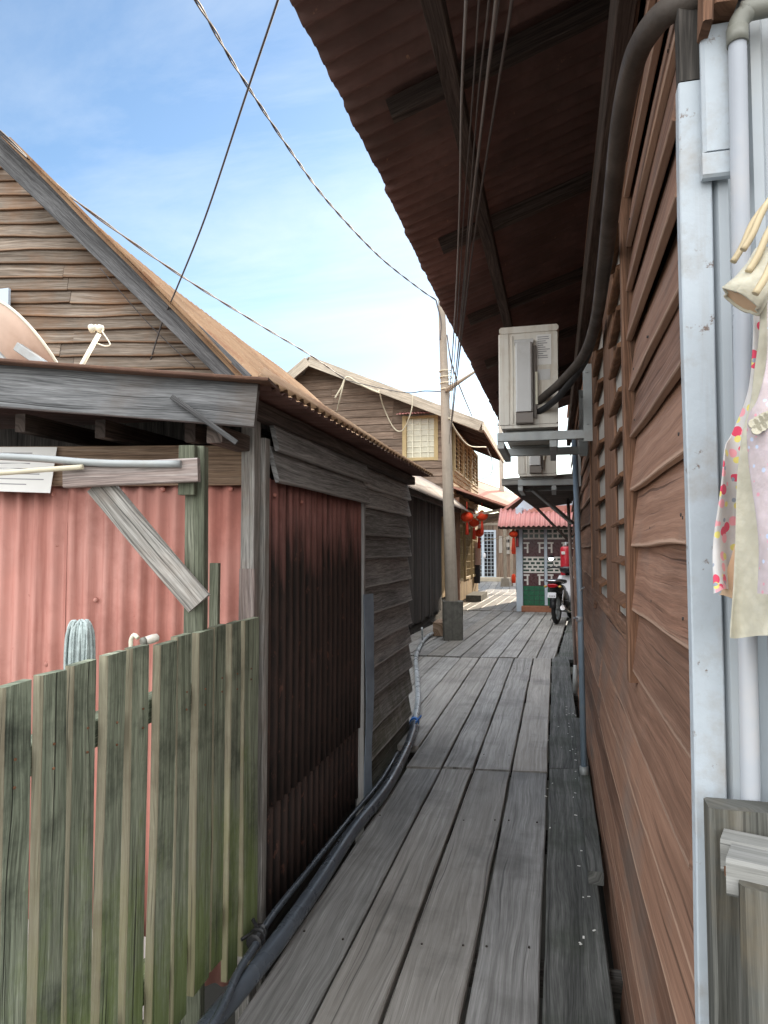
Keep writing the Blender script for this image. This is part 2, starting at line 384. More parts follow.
# ------------------------------------------------------------------ mesh helper
class MB:
    def __init__(s):
        s.v, s.f, s.uv, s.sm, s.ac = [], [], [], [], {}

    def face(s, idx, uv, smooth=False):
        s.f.append(idx)
        s.uv.append(uv)
        s.sm.append(smooth)

    def loft(s, rings, caps=True, smooth=False, closed=True, uvr=None, vn=None):
        """rings: lists of points of equal length; u runs along, v round the section (metres)"""
        ru, rv = uvr or (random.uniform(0, 40), random.uniform(0, 40))
        n, b = len(rings[0]), len(s.v)
        for r in rings:
            s.v += [tuple(p) for p in r]
        m = n if closed else n - 1
        per = [0]
        for j in range(m):
            per.append(per[-1] + (V(rings[0][j]) - V(rings[0][(j + 1) % n])).length)
        u = 0
        for i in range(len(rings) - 1):
            du = (V(rings[i + 1][0]) - V(rings[i][0])).length
            for j in range(m):
                k = (j + 1) % n
                if vn:
                    s.ac[len(s.f)] = (vn[j], vn[k], vn[k], vn[j])
                s.face((b + i * n + j, b + i * n + k, b + (i + 1) * n + k, b + (i + 1) * n + j),
                       [(ru + u, rv + per[j]), (ru + u, rv + per[j + 1]), (ru + u + du, rv + per[j + 1]), (ru + u + du, rv + per[j])], smooth)
            u += du
        if caps:
            for ring, order in ((0, -1), (len(rings) - 1, 1)):
                ids = [b + ring * n + j for j in range(n)][::order]
                c = V(s.v[ids[0]])
                s.face(tuple(ids), [(ru + .1 * (V(s.v[i]) - c).length, rv + .3 * (V(s.v[i]) - c).length) for i in ids])

    def board(s, p, ax, ay, L, W, T, seg=1, wob=0.0, bow=0.0, ch=.003, cut0=0.0, cut1=0.0, taper=1.0):
        """a plank: p = middle of its start, ax along its length, ay across its width"""
        p, ax, ay = V(p), V(ax).normalized(), V(ay)
        ay = (ay - ax * ay.dot(ax)).normalized()
        az = ax.cross(ay)
        ch = min(ch, W * .3, T * .3)
        o = V((random.uniform(0, 90), random.uniform(0, 90), random.uniform(0, 90)))
        rings = []
        for i in range(seg + 1):
            t = i / seg
            c = p + ax * (L * t)
            w1 = w2 = dz = 0
            if wob:
                w1 = wob * noise.noise(o + V((t * L * 2.3, 0, 0)))
                w2 = wob * noise.noise(o + V((t * L * 2.3, 7, 0)))
            if bow:
                dz = bow * noise.noise(o + V((t * L * 1.1, 0, 13)))
            k = 1 + (taper - 1) * t
            a, bb, h = -W / 2 * k + w1, W / 2 * k + w2, T / 2
            sec = [(a + ch, -h), (bb - ch, -h), (bb, -h + ch), (bb, h - ch), (bb - ch, h), (a + ch, h), (a, h - ch), (a, -h + ch)]
            cu = cut0 if i == 0 else (cut1 if i == seg else 0)
            rings.append([c + ay * y + az * (z + dz) + ax * (cu * y) for y, z in sec])
        s.loft(rings, vn=[0, 1, 1, 1, 1, 0, 0, 0])

    def box(s, lo, hi, ch=.004):
        lo, hi = V(lo), V(hi)
        d = hi - lo
        i = max(range(3), key=lambda k: d[k])
        ax = V((0, 0, 0)); ax[i] = 1
        j, k = (i + 1) % 3, (i + 2) % 3
        ay = V((0, 0, 0)); ay[j] = 1
        c = (lo + hi) / 2
        c[i] = lo[i]
        s.board(c, ax, ay, d[i], d[j], d[k], ch=ch)

    def bar(s, a, b, W, T, up=(0, 0, 1), ch=.003, seg=1, wob=0):
        a, b = V(a), V(b)
        ax = b - a
        u = V(up)
        if abs(ax.normalized().dot(u)) > .97:
            u = V((0, 1, 0))
        s.board(a, ax, u, ax.length, W, T, ch=ch, seg=seg, wob=wob)

    def tube(s, pts, r, n=10, caps=True, rs=None):
        pts = [V(p) for p in pts]
        rings = []
        t0 = (pts[1] - pts[0]).normalized()
        nrm = t0.orthogonal().normalized()
        for i, p in enumerate(pts):
            a = pts[max(0, i - 1)]
            c = pts[min(len(pts) - 1, i + 1)]
            t = (c - a).normalized()
            nrm = (nrm - t * nrm.dot(t)).normalized()
            bn = t.cross(nrm)
            rr = rs[i] if rs else r
            rings.append([p + (nrm * math.cos(2 * math.pi * k / n) + bn * math.sin(2 * math.pi * k / n)) * rr for k in range(n)])
        s.loft(rings, caps, True)

    def lathe(s, c, prof, axis=(0, 0, 1), n=20, caps=True, smooth=True):
        """prof: (distance along axis, radius)"""
        ax = V(axis).normalized()
        e1 = ax.orthogonal().normalized()
        e2 = ax.cross(e1)
        s.loft([[V(c) + ax * h + (e1 * math.cos(2 * math.pi * k / n) + e2 * math.sin(2 * math.pi * k / n)) * max(r, 1e-4) for k in range(n)]
                for h, r in prof], caps, smooth)

    def ball(s, c, rx, ry, rz, n=16, m=9):
        rings = []
        for i in range(m + 1):
            a = math.pi * (i / m) - math.pi / 2
            rr = max(math.cos(a), .02)
            rings.append([V(c) + V((rx * rr * math.cos(2 * math.pi * k / n), ry * rr * math.sin(2 * math.pi * k / n), rz * math.sin(a))) for k in range(n)])
        s.loft(rings, True, True)

    def prism(s, poly, d, ch=0):
        s.loft([[V(p) for p in poly], [V(p) + V(d) for p in poly]])

    def sheet(s, p, au, av, U, Vl, wl=.076, amp=.009, nv=1, thick=.0018, ragged=0.0, sag=0.0, per=8, vfun=None):
        """corrugated sheet: waves run along au, ridges along av; real thickness"""
        p, au, av = V(p), V(au).normalized(), V(av).normalized()
        nn = au.cross(av).normalized()
        nu = max(2, int(U / wl * per))
        o = random.uniform(0, 50)
        b = len(s.v)
        ru, rv = 0.0, random.uniform(0, 40)
        for side in (0, 1):
            for j in range(nv + 1):
                for i in range(nu + 1):
                    u = U * i / nu
                    k = int(u / wl)
                    v = Vl * j / nv
                    if vfun:
                        v = vfun(u, j / nv)
                    if ragged and j in (0, nv):
                        v += ragged * noise.noise(V((k * 3.17 + o, j, 0))) + (ragged * 1.6 * noise.noise(V((u * .6 + o, j, 4))))
                    h = amp * math.sin(2 * math.pi * u / wl) + sag * noise.noise(V((u * .8 + o, v * .8, 0))) - side * thick
                    s.v.append(tuple(p + au * u + av * v + nn * h))
        w = nu + 1
        lay = w * (nv + 1)

        def uvof(i, j):
            return (rv + Vl * j / nv, ru + U * i / nu)
        for j in range(nv):
            for i in range(nu):
                q = [(i, j), (i + 1, j), (i + 1, j + 1), (i, j + 1)]
                s.face(tuple(b + y * w + x for x, y in q), [uvof(*k) for k in q], True)
                q = q[::-1]
                s.face(tuple(b + lay + y * w + x for x, y in q), [uvof(*k) for k in q], True)
        rim = [(i, 0) for i in range(nu)] + [(nu, j) for j in range(nv)] + [(i, nv) for i in range(nu, 0, -1)] + [(0, j) for j in range(nv, 0, -1)]
        for k in range(len(rim)):
            a, c = rim[k], rim[(k + 1) % len(rim)]
            ia, ic = b + a[1] * w + a[0], b + c[1] * w + c[0]
            s.face((ic, ia, ia + lay, ic + lay), [uvof(*c), uvof(*a), uvof(*a), uvof(*c)])

    def build(s, name, mat, parent=None, base=None):
        """ONE mesh object; its points are stored relative to the thing's base"""
        if parent is not None:
            o0 = ORG[parent]
        elif base is not None:
            o0 = V(base)
        else:
            n = len(s.v)
            o0 = V((sum(p[0] for p in s.v) / n, sum(p[1] for p in s.v) / n, min(p[2] for p in s.v)))
        me = bpy.data.meshes.new(name)
        me.from_pydata([tuple(V(p) - o0) for p in s.v], [], s.f)
        ul = me.uv_layers.new(name='UVMap')
        flat = []
        for f in s.uv:
            for c in f:
                flat += [c[0], c[1]]
        ul.data.foreach_set('uv', flat)
        me.polygons.foreach_set('use_smooth', s.sm)
        if s.ac:
            al = me.uv_layers.new(name='Across')
            flat = []
            for i, f in enumerate(s.f):
                t = s.ac.get(i)
                for c in range(len(f)):
                    flat += [0., t[c] if t else .5]
            al.data.foreach_set('uv', flat)
            me.uv_layers['UVMap'].active_render = True
        me.materials.append(M[mat])
        me.update()
        ob = bpy.data.objects.new(name, me)
        COL.objects.link(ob)
        if parent is not None:
            ob.parent = parent
        else:
            ob.location = o0
        ORG[ob] = o0
        return ob


ORG = {}


def tag(o, label, cat, group=None):
    o['label'] = label
    o['category'] = cat
    if group:
        o['group'] = group
    return o


def thing(name, label, cat, loc, group=None):
    o = bpy.data.objects.new(name, None)
    o.empty_display_size = .1
    COL.objects.link(o)
    o.location = V(loc)
    ORG[o] = V(loc)
    return tag(o, label, cat, group)


def struct(o, kind='structure'):
    o['kind'] = kind
    return o


def part(name, mat, parent, fn):
    m = MB()
    fn(m)
    return m.build(name, mat, parent)


def smooth_path(pts, k=6):
    """Catmull-Rom through the points"""
    P = [V(p) for p in pts]
    P = [P[0] * 2 - P[1]] + P + [P[-1] * 2 - P[-2]]
    out = []
    for i in range(1, len(P) - 2):
        for j in range(k):
            t = j / k
            a, b, c, d = P[i - 1], P[i], P[i + 1], P[i + 2]
            out.append(.5 * ((2 * b) + (c - a) * t + (2 * a - 5 * b + 4 * c - d) * t * t + (3 * b - a - 3 * c + d) * t ** 3))
    out.append(P[-2])
    return out


def clap(mb, p, d, n, spans, zs, T=.018, proj=.03, lap=.025, wob=.006, bow=.004, seg_m=.25, joints=(), drop=None):
    """lapped boards on a wall: p a point of the wall at z=0, d along it, n outwards; zs course edges going up;
    spans(i, z0, z1) -> list of (s0, s1) stretches along d that course i covers"""
    p, d, n = V(p), V(d).normalized(), V(n).normalized()
    drop = drop or T * 1.25
    for i in range(len(zs) - 1):
        z0, z1 = zs[i], zs[i + 1]
        hgt = z1 - z0 + lap
        tilt = (V((0, 0, 1)) * hgt - n * drop * hgt / (z1 - z0)).normalized()
        for s0, s1 in spans(i, z0, z1):
            if s1 - s0 < .03:
                continue
            cuts = [s0] + sorted(j + random.uniform(-.1, .1) for j in joints if s0 + .2 < j < s1 - .2 and random.random() < .7) + [s1]
            for a, b in zip(cuts[:-1], cuts[1:]):
                dz = random.uniform(-.004, .004)
                dn = random.uniform(-.002, .004)
                c = p + d * a + V((0, 0, z0 + hgt / 2 + dz)) + n * (proj + dn - drop * .5 * hgt / (z1 - z0))
                L = b - a - .003
                mb.board(c, d, tilt, L, hgt, T, seg=max(2, int(L / seg_m)), wob=wob, bow=bow, ch=.002)
# ================================================================== SETTING
m = MB()
m.v = [(-400, -400, -1.7), (400, -400, -1.7), (400, 400, -1.7), (-400, 400, -1.7)]
m.face((0, 1, 2, 3), [(0, 0), (1, 0), (1, 1), (0, 1)])
struct(m.build('tidal_mud', 'mud', base=(0, 0, -1.7)))

DT = .04  # plank thickness


def plank_run(mb, edges, y0, y1, skew=0.12, gap=.011, rot=0.0, x0=None):
    """planks between successive x edges from y0 to y1; rot turns the run about (x0, y0)"""
    for a, b in zip(edges[:-1], edges[1:]):
        xm = (a + b) / 2
        s0 = y0 + skew * (xm + .4) + random.uniform(-.015, .015)
        s1 = y1 + skew * (xm + .4) + random.uniform(-.015, .015)
        g = gap * random.uniform(.7, 1.5)
        c = V((xm, s0 + .003, -DT / 2 + random.uniform(-.004, .004)))
        d = V((0, 1, 0))
        if rot:
            mt = Matrix.Rotation(rot, 3, 'Z')
            c = V((x0, y0, 0)) + mt @ (c - V((x0, y0, 0)))
            d = mt @ d
        tl = random.uniform(-.012, .012)
        mb.board(c, d, (1, 0, tl), s1 - s0 - .006, b - a - g, DT, seg=max(4, int((s1 - s0) / .22)), wob=.005, bow=.004, ch=.005, cut0=skew, cut1=skew)


dk = MB()
plank_run(dk, [-.945, -.719, -.521, -.285, -.06], -1.6, 4.47)
plank_run(dk, [-.953, -.72, -.521, -.284, -.06], 4.475, 9.02)
plank_run(dk, [-1.19, -.953], 4.95, 9.0)
plank_run(dk, [-2.35, -2.12, -1.9, -1.66, -1.43, -1.19], 5.5, 9.0)
plank_run(dk, [-2.36, -2.13, -1.89, -1.65, -1.42, -1.2, -.96, -.72, -.49, -.25, -.02], 9.03, 15.6, rot=R(-2.6), x0=-.4, skew=.1)
plank_run(dk, [-2.9 + .24 * i for i in range(16)], 15.72, 22.4, rot=R(-2), x0=-.4, skew=.05)
plank_run(dk, [-2.9 + .24 * i for i in range(30)], 22.45, 30.2, rot=R(3), x0=-.4, skew=.02)
struct(dk.build('boardwalk', 'deck', base=(0, 0, 0)))
dd = MB()
plank_run(dd, [-.06, .165], -1.6, 4.55)
plank_run(dd, [-.06, .16], 4.56, 9.2)
plank_run(dd, [.0, .24, .48], 9.03, 15.6, rot=R(-2.6), x0=-.4, skew=.1)
struct(dd.build('boardwalk_damp_edge', 'deck_dark', base=(0, 0, 0)))
jo = MB()
for y in [-.9 + 1.15 * i for i in range(12)]:
    jo.bar((-2.4 if y > 5.6 else -1.02, y, -.1), (.6, y, -.1), .1, .06)
for y in [13.5 + 1.8 * i for i in range(10)]:
    jo.bar((-3, y, -.1), (4, y, -.1), .1, .06)
for y in [.2 + 2.3 * i for i in range(7)]:
    for x in (-.9, .1):
        jo.bar((x, y, -1.8), (x, y, -.15), .12, .12)
struct(jo.build('boardwalk_supports', 'beam_dark', base=(0, 0, -1.7)))

# small pale scraps caught along the damp edge
sc = MB()
for i in range(46):
    y = random.uniform(2.6, 6.5)
    x = random.uniform(.06, .155) if random.random() < .75 else random.uniform(-.1, .1)
    a = random.uniform(0, 6.28)
    sc.board((x, y, .004), (math.cos(a), math.sin(a), 0), (-math.sin(a), math.cos(a), 0), random.uniform(.004, .016), random.uniform(.003, .008), .002, ch=0)
o = sc.build('leaf_litter', 'paper', base=(.1, 4, 0))
struct(o, 'stuff')
o['label'] = 'tiny pale scraps scattered along the damp edge plank'

# ================================================================== RIGHT HOUSE
XW = .2
rh = thing('wooden_house', 'brown lapped-board house with white end wall and deep dark eave over the walkway', 'house', (XW, 1.14, 0))
Y0, Y1 = 1.14, 8.5
EZ, SL = 2.98, .34           # eave height, roof slope


def roofz(x):
    return EZ + (x + .72) * SL


WY0, WY1, WZ0, WZ1 = 1.96, 3.86, 1.19, 2.36
zs = [-.16, .0, .13, .27, .42, .58, .743, .92, 1.08, 1.237, 1.405, 1.545, 1.69, 1.82, 1.95, 2.08, 2.21, 2.35, 2.5, 2.65, 2.8, 2.96, 3.12, 3.27]


def rspan(i, z0, z1):
    if z1 > WZ0 + .02 and z0 < WZ1 - .02:
        return [(0, WY0 - Y0), (WY1 - Y0, Y1 - Y0)]
    return [(0, Y1 - Y0)]


mb = MB()
clap(mb, (XW + .035, Y0, 0), (0, 1, 0), (-1, 0, 0), rspan, zs, T=.015, drop=.021, proj=.034, wob=.011, bow=.006, joints=(2.3, 4.2, 5.9), seg_m=.13)
mb.build('cladding', 'clad_brown', rh)
for z in zs[2:-5]:
    for y in (Y0 + .05, Y0 + .075, Y0 + .45, Y0 + .72):
        if random.random() < .75:
            yy, zq = y + random.uniform(-.02, .02), z + random.uniform(.03, .05)
            part('nail', 'iron', rh, lambda q: q.lathe((XW - .001, yy, zq), [(-.012, .003), (.0, .003)], (-1, 0, 0), 6))
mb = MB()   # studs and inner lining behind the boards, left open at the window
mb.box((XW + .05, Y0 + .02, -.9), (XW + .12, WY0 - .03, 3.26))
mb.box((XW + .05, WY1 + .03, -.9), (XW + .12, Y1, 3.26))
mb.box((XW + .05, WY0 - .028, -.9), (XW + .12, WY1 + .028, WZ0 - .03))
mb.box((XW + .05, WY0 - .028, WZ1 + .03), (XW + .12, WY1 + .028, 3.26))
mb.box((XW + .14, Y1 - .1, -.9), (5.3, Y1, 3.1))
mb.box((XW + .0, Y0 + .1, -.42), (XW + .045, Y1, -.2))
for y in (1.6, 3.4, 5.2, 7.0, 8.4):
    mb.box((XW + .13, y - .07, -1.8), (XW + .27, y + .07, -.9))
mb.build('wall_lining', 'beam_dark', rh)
# the window: jambs, middle posts, rusty slats
win = part('window', 'casing', rh, lambda q: (
    q.box((XW - .018, WY0 - .045, WZ0 - .14), (XW + .05, WY0 + .005, WZ1 + .08)),
    q.box((XW - .012, WY1 - .005, WZ0 - .03), (XW + .05, WY1 + .04, WZ1 + .06)),
    q.box((XW - .012, WY0 + .006, WZ1), (XW + .05, WY1 - .006, WZ1 + .06)),
    q.box((XW - .012, WY0 + .006, WZ0 - .05), (XW + .05, WY1 - .006, WZ0))))
part('mullion', 'casing', win, lambda q: q.box((XW - .004, 2.38, WZ0 - .03), (XW + .05, 2.86, WZ1 - .002)))
part('mullion', 'casing', win, lambda q: q.box((XW - .006, 3.30, WZ0 - .03), (XW + .05, 3.83, WZ1 - .002)))
part('backing', 'chalk', win, lambda q: q.box((XW + .004, WY0 + .006, WZ0 + .001), (XW + .03, WY1 + .02, WZ1 + .02)))
for a, b in ((WY0 + .02, 2.37), (2.875, 3.29)):
    k = 0
    z = WZ0 + .06
    while z < WZ1 - .04:
        dz = random.uniform(-.01, .01)
        part('slat', 'rust', win, lambda q: q.board((XW - .010, a, z + dz), (.01, 1, 0), (.85, 0, .5), b - a, .036, .012, seg=4, wob=.004))
        z += .118
mb = MB()
mb.sheet((-.73, .75, roofz(-.73)), (.009, 1, .0003), (1, 0, SL), 8.5, 3.6, wl=.085, amp=.012, nv=6, ragged=.012, sag=.012, per=7)
rf = mb.build('roof', 'soffit', rh)
mb = MB()
mb.sheet((6.0, .75, roofz(2.7) - 3.3 * SL), (0, 1, 0), (-1, 0, SL), 8.5, 3.42, wl=.15, amp=.012, nv=2)
mb.build('roof', 'rust_roof', rh)
for y in (1.3, 2.35, 3.5, 4.7, 5.9, 7.1, 8.3):
    part('rafter', 'rafter', rh, lambda q: q.bar((-.56, y, roofz(-.56) - .06), (2.6, y, roofz(2.6) - .06), .075, .045))
part('purlin', 'rafter', rh, lambda q: q.bar((-.33, .85, roofz(-.33) - .128), (-.28, 9.0, roofz(-.28) - .128), .06, .06, seg=10, wob=.006))
part('wall_plate', 'rafter', rh, lambda q: q.box((XW - .05, Y0 + .02, 2.62), (XW - .004, Y1, 2.76)))
# white end wall with ribs
part('end_wall', 'white_metal', rh, lambda q: (
    q.box((XW + .034, Y0 - .004, -.4), (5.0, Y0 + .018, 3.2)),
    [q.loft([[(x, Y0 - .005, z), (x + .008, Y0 - .024, z), (x + .022, Y0 - .024, z), (x + .030, Y0 - .005, z)] for z in (-.4, 3.2)]) for x in
     [XW + .040 + .05 * i for i in range(14)]]))
part('corner_post', 'white_wood', rh, lambda q: q.board((XW + .0165, Y0 - .012, -.5), (0, 0, 1), (1, 0, 0), 2.62, .043, .03, seg=30, wob=.003, ch=.002))
part('corner_post', 'beam_dark', rh, lambda q: q.board((XW + .0165, Y0 - .012, 2.122), (0, 0, 1), (1, 0, 0), 1.0, .043, .03, seg=6, wob=.003, ch=.002))
part('beam_cover', 'white_wood', rh, lambda q: (q.box((XW + .024, Y0 - .047, 1.995), (XW + .070, Y0 - .03, 2.19), ch=.006),
                                                   q.box((XW + .022, Y0 - .0485, 1.955), (XW + .071, Y0 - .03, 1.994), ch=.004)))
part('beam_end', 'casing', rh, lambda q: (q.bar((XW + .052, Y0 - .06, 2.195), (XW + .075, Y0 - .06, 2.75), .05, .032, up=(0, 1, 0)),
                                             q.bar((XW + .027, Y0 - .062, 2.17), (XW + .05, Y0 - .062, 2.75), .05, .014, up=(0, 1, 0))))
struct_ = None
# downpipe on the white wall
dp = thing('drain_pipe', 'white upright drain pipe with grey elbow on the white end wall', 'pipe', (.305, Y0 - .05, 0))
px_ = at(738, 60, Y=Y0 - .062).x
PY = Y0 - .062
zj = at(738, 42, Y=PY).z
part('pipe', 'pvc', dp, lambda q: q.tube([V((at(739.5, 800, Y=PY).x, PY, -.4)), V((px_, PY, zj))], .0125, 20))
part('elbow', 'pvc_grey', dp, lambda q: (q.tube([(px_, PY, zj - .004), (px_, PY, zj + .02)], .0150, 20),
                                         q.tube(smooth_path([(px_, PY, zj + .01), (px_ + .002, PY, zj + .028), (px_ + .014, PY, zj + .042), (px_ + .04, PY, zj + .046), (px_ + .4, PY, zj + .055)], 6), .0140, 20)))

# lagged pipes running under the eave to the first air conditioner
Y_AC = 3.65
pts = [at(760, -20, Y=1.11), at(725, -12, Y=1.115), at(692, 1, Y=1.12), at(664, 14, Y=1.15), at(642, 42, Y=1.23), at(630, 76, Y=1.32), at(620, 130, Y=1.46), at(612, 200, Y=1.68), at(603, 275, Y=2.1), at(595, 325, Y=2.6),
       at(582, 358, Y=3.05), at(560, 383, Y=3.4), at(546, 395, Y=3.6), at(538, 402, Y=3.66)]
mb = MB()
mb.tube(smooth_path(pts, 6), .021, 14)
tag(mb.build('lagged_pipe', 'hose'), 'thick brown-black lagged pipe running along the top of the brown wall', 'pipe', 'lagged air conditioner pipes')
pts = [at(598, 318, Y=2.62), at(584, 362, Y=3.1), at(562, 393, Y=3.42), at(548, 406, Y=3.6), at(538, 412, Y=3.66)]
mb = MB()
mb.tube(smooth_path(pts, 6), .017, 12)
tag(mb.build('lagged_pipe', 'rubber'), 'thinner black lagged pipe, lower of the two entering the near air conditioner', 'pipe', 'lagged air conditioner pipes')


# air conditioner outdoor units
def aircon(x0, x1, y0, y1, z0, z1, label, grp):
    t = thing('air_conditioner', label, 'air conditioner', ((x0 + x1) / 2, y0, z0), grp)
    w, h = x1 - x0, z1 - z0
    part('casing', 'ac_white', t, lambda q: (q.box((x0, y0, z0 + .03), (x1, y1, z1 - .03), ch=.012), q.box((x0 - .006, y0 - .006, z1 - .034), (x1 + .006, y1 + .006, z1), ch=.01),
                                             q.box((x0 - .01, y0 - .004, z0 + .03), (x0 + .05, y0 + .02, z1 - .036), ch=.01),
                                             q.box((x0 + .055, y0 - .005, z0 + .04), (x0 + .068, y0 + .02, z1 - .05), ch=.004),
                                             q.box((x0, y0, z0 + .012), (x1, y1, z0 + .028), ch=.004)))
    part('valve_cover', 'ac_grey', t, lambda q: (q.box((x0 + .08, y0 - .05, z0 + .09), (x0 + .165, y0 + .01, z1 - .10), ch=.008), q.box((x0 + .074, y0 - .03, z1 - .099), (x0 + .171, y0 + .01, z1 - .075), ch=.006)))
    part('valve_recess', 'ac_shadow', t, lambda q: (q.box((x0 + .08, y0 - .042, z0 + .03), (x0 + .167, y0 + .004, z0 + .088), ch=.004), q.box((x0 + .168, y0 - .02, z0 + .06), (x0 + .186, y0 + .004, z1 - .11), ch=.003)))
    part('handle_strip', 'cream', t, lambda q: q.box((x0 + .178, y0 - .022, z0 + .13), (x0 + .192, y0 - .012, z0 + .3), ch=.003))
    part('spec_label', 'paper', t, lambda q: q.box((x0 + .187, y0 - .002, z1 - .21), (x0 + .262, y0 + .003, z1 - .05), ch=0))
    part('spec_print', 'ink', t, lambda q: [q.box((x0 + .193, y0 - .0032, z1 - .065 - .011 * i), (x0 + random.uniform(.22, .256), y0 - .001, z1 - .061 - .011 * i), ch=0) for i in range(11)])
    part('warning_label', 'ac_grey', t, lambda q: q.box((x0 + .19, y0 - .002, z1 - .29), (x0 + .255, y0 + .003, z1 - .235), ch=0))
    part('foot', 'steel', t, lambda q: q.box((x0 + .02, y0 + .08, z0 - .004), (x1 - .02, y0 + .13, z0 + .0115), ch=.002))
    part('foot', 'steel', t, lambda q: q.box((x0 + .02, y1 - .13, z0 - .004), (x1 - .02, y1 - .08, z0 + .0115), ch=.002))
    cy, cz, rr = (y0 + y1) / 2 - .06, (z0 + z1) / 2, h * .4
    part('fan_grille', 'black_plastic', t, lambda q: [q.tube([(x0 - .012, cy + r * math.cos(a / 24 * 2 * math.pi), cz + r * math.sin(a / 24 * 2 * math.pi)) for a in range(25)], .003, 5) for r in
                                                      [rr * i / 7 for i in range(1, 8)]])
    return t


aircon(-.268, .026, Y_AC, Y_AC + .76, 2.015, 2.565, 'nearer yellowed white air conditioner unit with grey side cover under the eave', 'air conditioner units on the brown wall')
Y_A2 = 5.3
aircon(-.258, .02, Y_A2, Y_A2 + .74, 1.93, 2.47, 'farther white air conditioner unit behind and below the nearer one', 'air conditioner units on the brown wall')


def bracket(x0, z, ya, yb, label):
    t = thing('wall_bracket', label, 'bracket', (XW, ya, z), 'brackets carrying the air conditioners')
    for y in (ya, yb):
        part('arm', 'steel', t, lambda q: (q.box((x0, y - .006, z - .045), (XW - .005, y, z), ch=.001), q.box((x0, y + .001, z - .045), (XW - .005, y + .03, z - .039), ch=.001)))
        part('upright', 'steel', t, lambda q: (q.box((XW - .05, y - .009, z - .06), (XW - .003, y - .0062, z + .34), ch=.001), q.box((XW - .012, y - .006, z + .002), (XW - .003, y + .03, z + .34), ch=.001)))
        for zz in (z + .03, z + .3):
            part('bolt', 'steel', t, lambda q: q.lathe((XW - .03, y - .009, zz), [(0, .008), (.006, .007)], (0, -1, 0), 6))
    part('cross_rail', 'steel', t, lambda q: q.box((x0, ya + .001, z - .082), (x0 + .035, yb, z - .047), ch=.001))
    part('cross_rail', 'steel', t, lambda q: q.box((-.02, ya + .001, z - .082), (.015, yb, z - .047), ch=.001))
    return t


bracket(-.29, 2.008, Y_AC + .02, Y_AC + .62, 'galvanised wall bracket carrying the nearer air conditioner')
bracket(-.27, 1.923, Y_A2 + .08, Y_A2 + .60, 'galvanised wall bracket carrying the farther air conditioner')

# board awning past the second unit
aw = thing('wall_awning', 'dark board awning on slanted struts below the farther air conditioner', 'awning', (XW, 5.5, 1.8))
A0, A1 = at(502, 485, Y=5.45), at(536, 509, Y=8.3)
part('deck_board', 'rafter', aw, lambda q: q.prism([A0, (XW - .005, 5.45, A0.z + .03), (XW - .005, 8.3, A1.z + .06), A1], (0, 0, .03)))
part('edge_board', 'wood_grey', aw, lambda q: q.bar(A0 + V((0, -.014, .02)), (XW - .01, 5.436, A0.z + .05), .055, .025))
part('strut', 'steel', aw, lambda q: q.bar(at(532, 489, Y=5.6), at(572, 523, Y=6.2), .03, .03))
part('strut', 'rafter', aw, lambda q: q.bar(A1 + V((.02, -.3, -.01)), (XW - .02, 8.0, 1.45), .03, .03))

# pipes standing against the brown wall
pp = thing('drain_pipe', 'blue-grey upright pipe with white ties on the brown wall below the bracket', 'pipe', (.17, 4.6, 0))
pa, pb = at(574.5, 440, Y=4.7), at(584, 775, Y=4.35)
part('pipe', 'pvc_blue', pp, lambda q: q.tube([pa, pa.lerp(pb, .5) + V((.006, 0, 0)), pb], .018, 14))
part('tie', 'pvc', pp, lambda q: (q.lathe(pa.lerp(pb, .56) + V((.0, 0, 0)), [(-.016, .022), (.016, .022)], (0, 0, 1), 12), q.bar(pa.lerp(pb, .56), pa.lerp(pb, .56) + V((-.035, -.04, .01)), .012, .01),
                                  q.bar(pa.lerp(pb, .48), pa.lerp(pb, .48) + V((.03, -.05, .035)), .008, .008)))
part('foot', 'steel', pp, lambda q: (q.lathe(pb, [(-.02, .026), (.05, .026), (.05, .02)], n=12), q.box((pb.x - .03, pb.y - .03, .0), (pb.x + .03, pb.y + .03, .03))))
pp = thing('drain_pipe', 'thin brownish pipe farther along the brown wall, left of the blue-grey one', 'pipe', (.15, 7.2, 0))
pa, pb = at(567.5, 487, Y=7.4), at(575.5, 668, Y=7.0)
part('pipe', 'wood_pink', pp, lambda q: q.tube([pa, pb], .017, 12))
part('foot', 'steel', pp, lambda q: q.lathe(V((pb.x, pb.y, 0)), [(0, .03), (.12, .03), (pb.z + .03, .022)], n=12))
# loose dark plank lying on edge against the wall
mb = MB()
mb.board((.148, 3.07, .028), (.004, 1, 0), (1, 0, 0), 1.75, .062, .055, seg=8, wob=.004)
mb.board((.15, 4.86, .022), (.004, 1, 0), (1, 0, 0), .95, .05, .043, seg=6, wob=.004)
tag(mb.build('loose_plank', 'deck_dark'), 'dark damp batten lying on the deck against the foot of the brown wall', 'plank')

# clothes line with children's garments at the right
rail = MB()
rail.tube([(.56, .2, 1.99), (.56, Y0 - .024, 1.99)], .012, 10)
tag(rail.build('clothes_rail', 'steel'), 'steel clothes rail above the hanging dresses by the white wall', 'rail')


def hanger(y, xl, zl, label):
    t = thing('clothes_hanger', label, 'hanger', (.56, y, 1.9), 'hangers holding the little dresses')
    xr = .56
    arm = smooth_path([(xl, y, zl), (xl + .012, y, zl + .02), (xl + .028, y, zl + .055), (xl + .055, y, zl + .085), (xl + .1, y, zl + .112), (xr, y, zl + .15)], 5)
    arm2 = [V((2 * xr - p.x, p.y, p.z)) for p in arm][::-1]
    part('shoulders', 'hanger', t, lambda q: q.tube(arm + arm2[1:], .0044, 8))
    part('hook', 'steel', t, lambda q: q.tube(smooth_path([(xr, y, zl + .148), (xr, y, 1.97), (xr - .016, y, 1.995), (xr, y, 2.006), (xr + .016, y, 1.995)], 4), .002, 6))
    return t


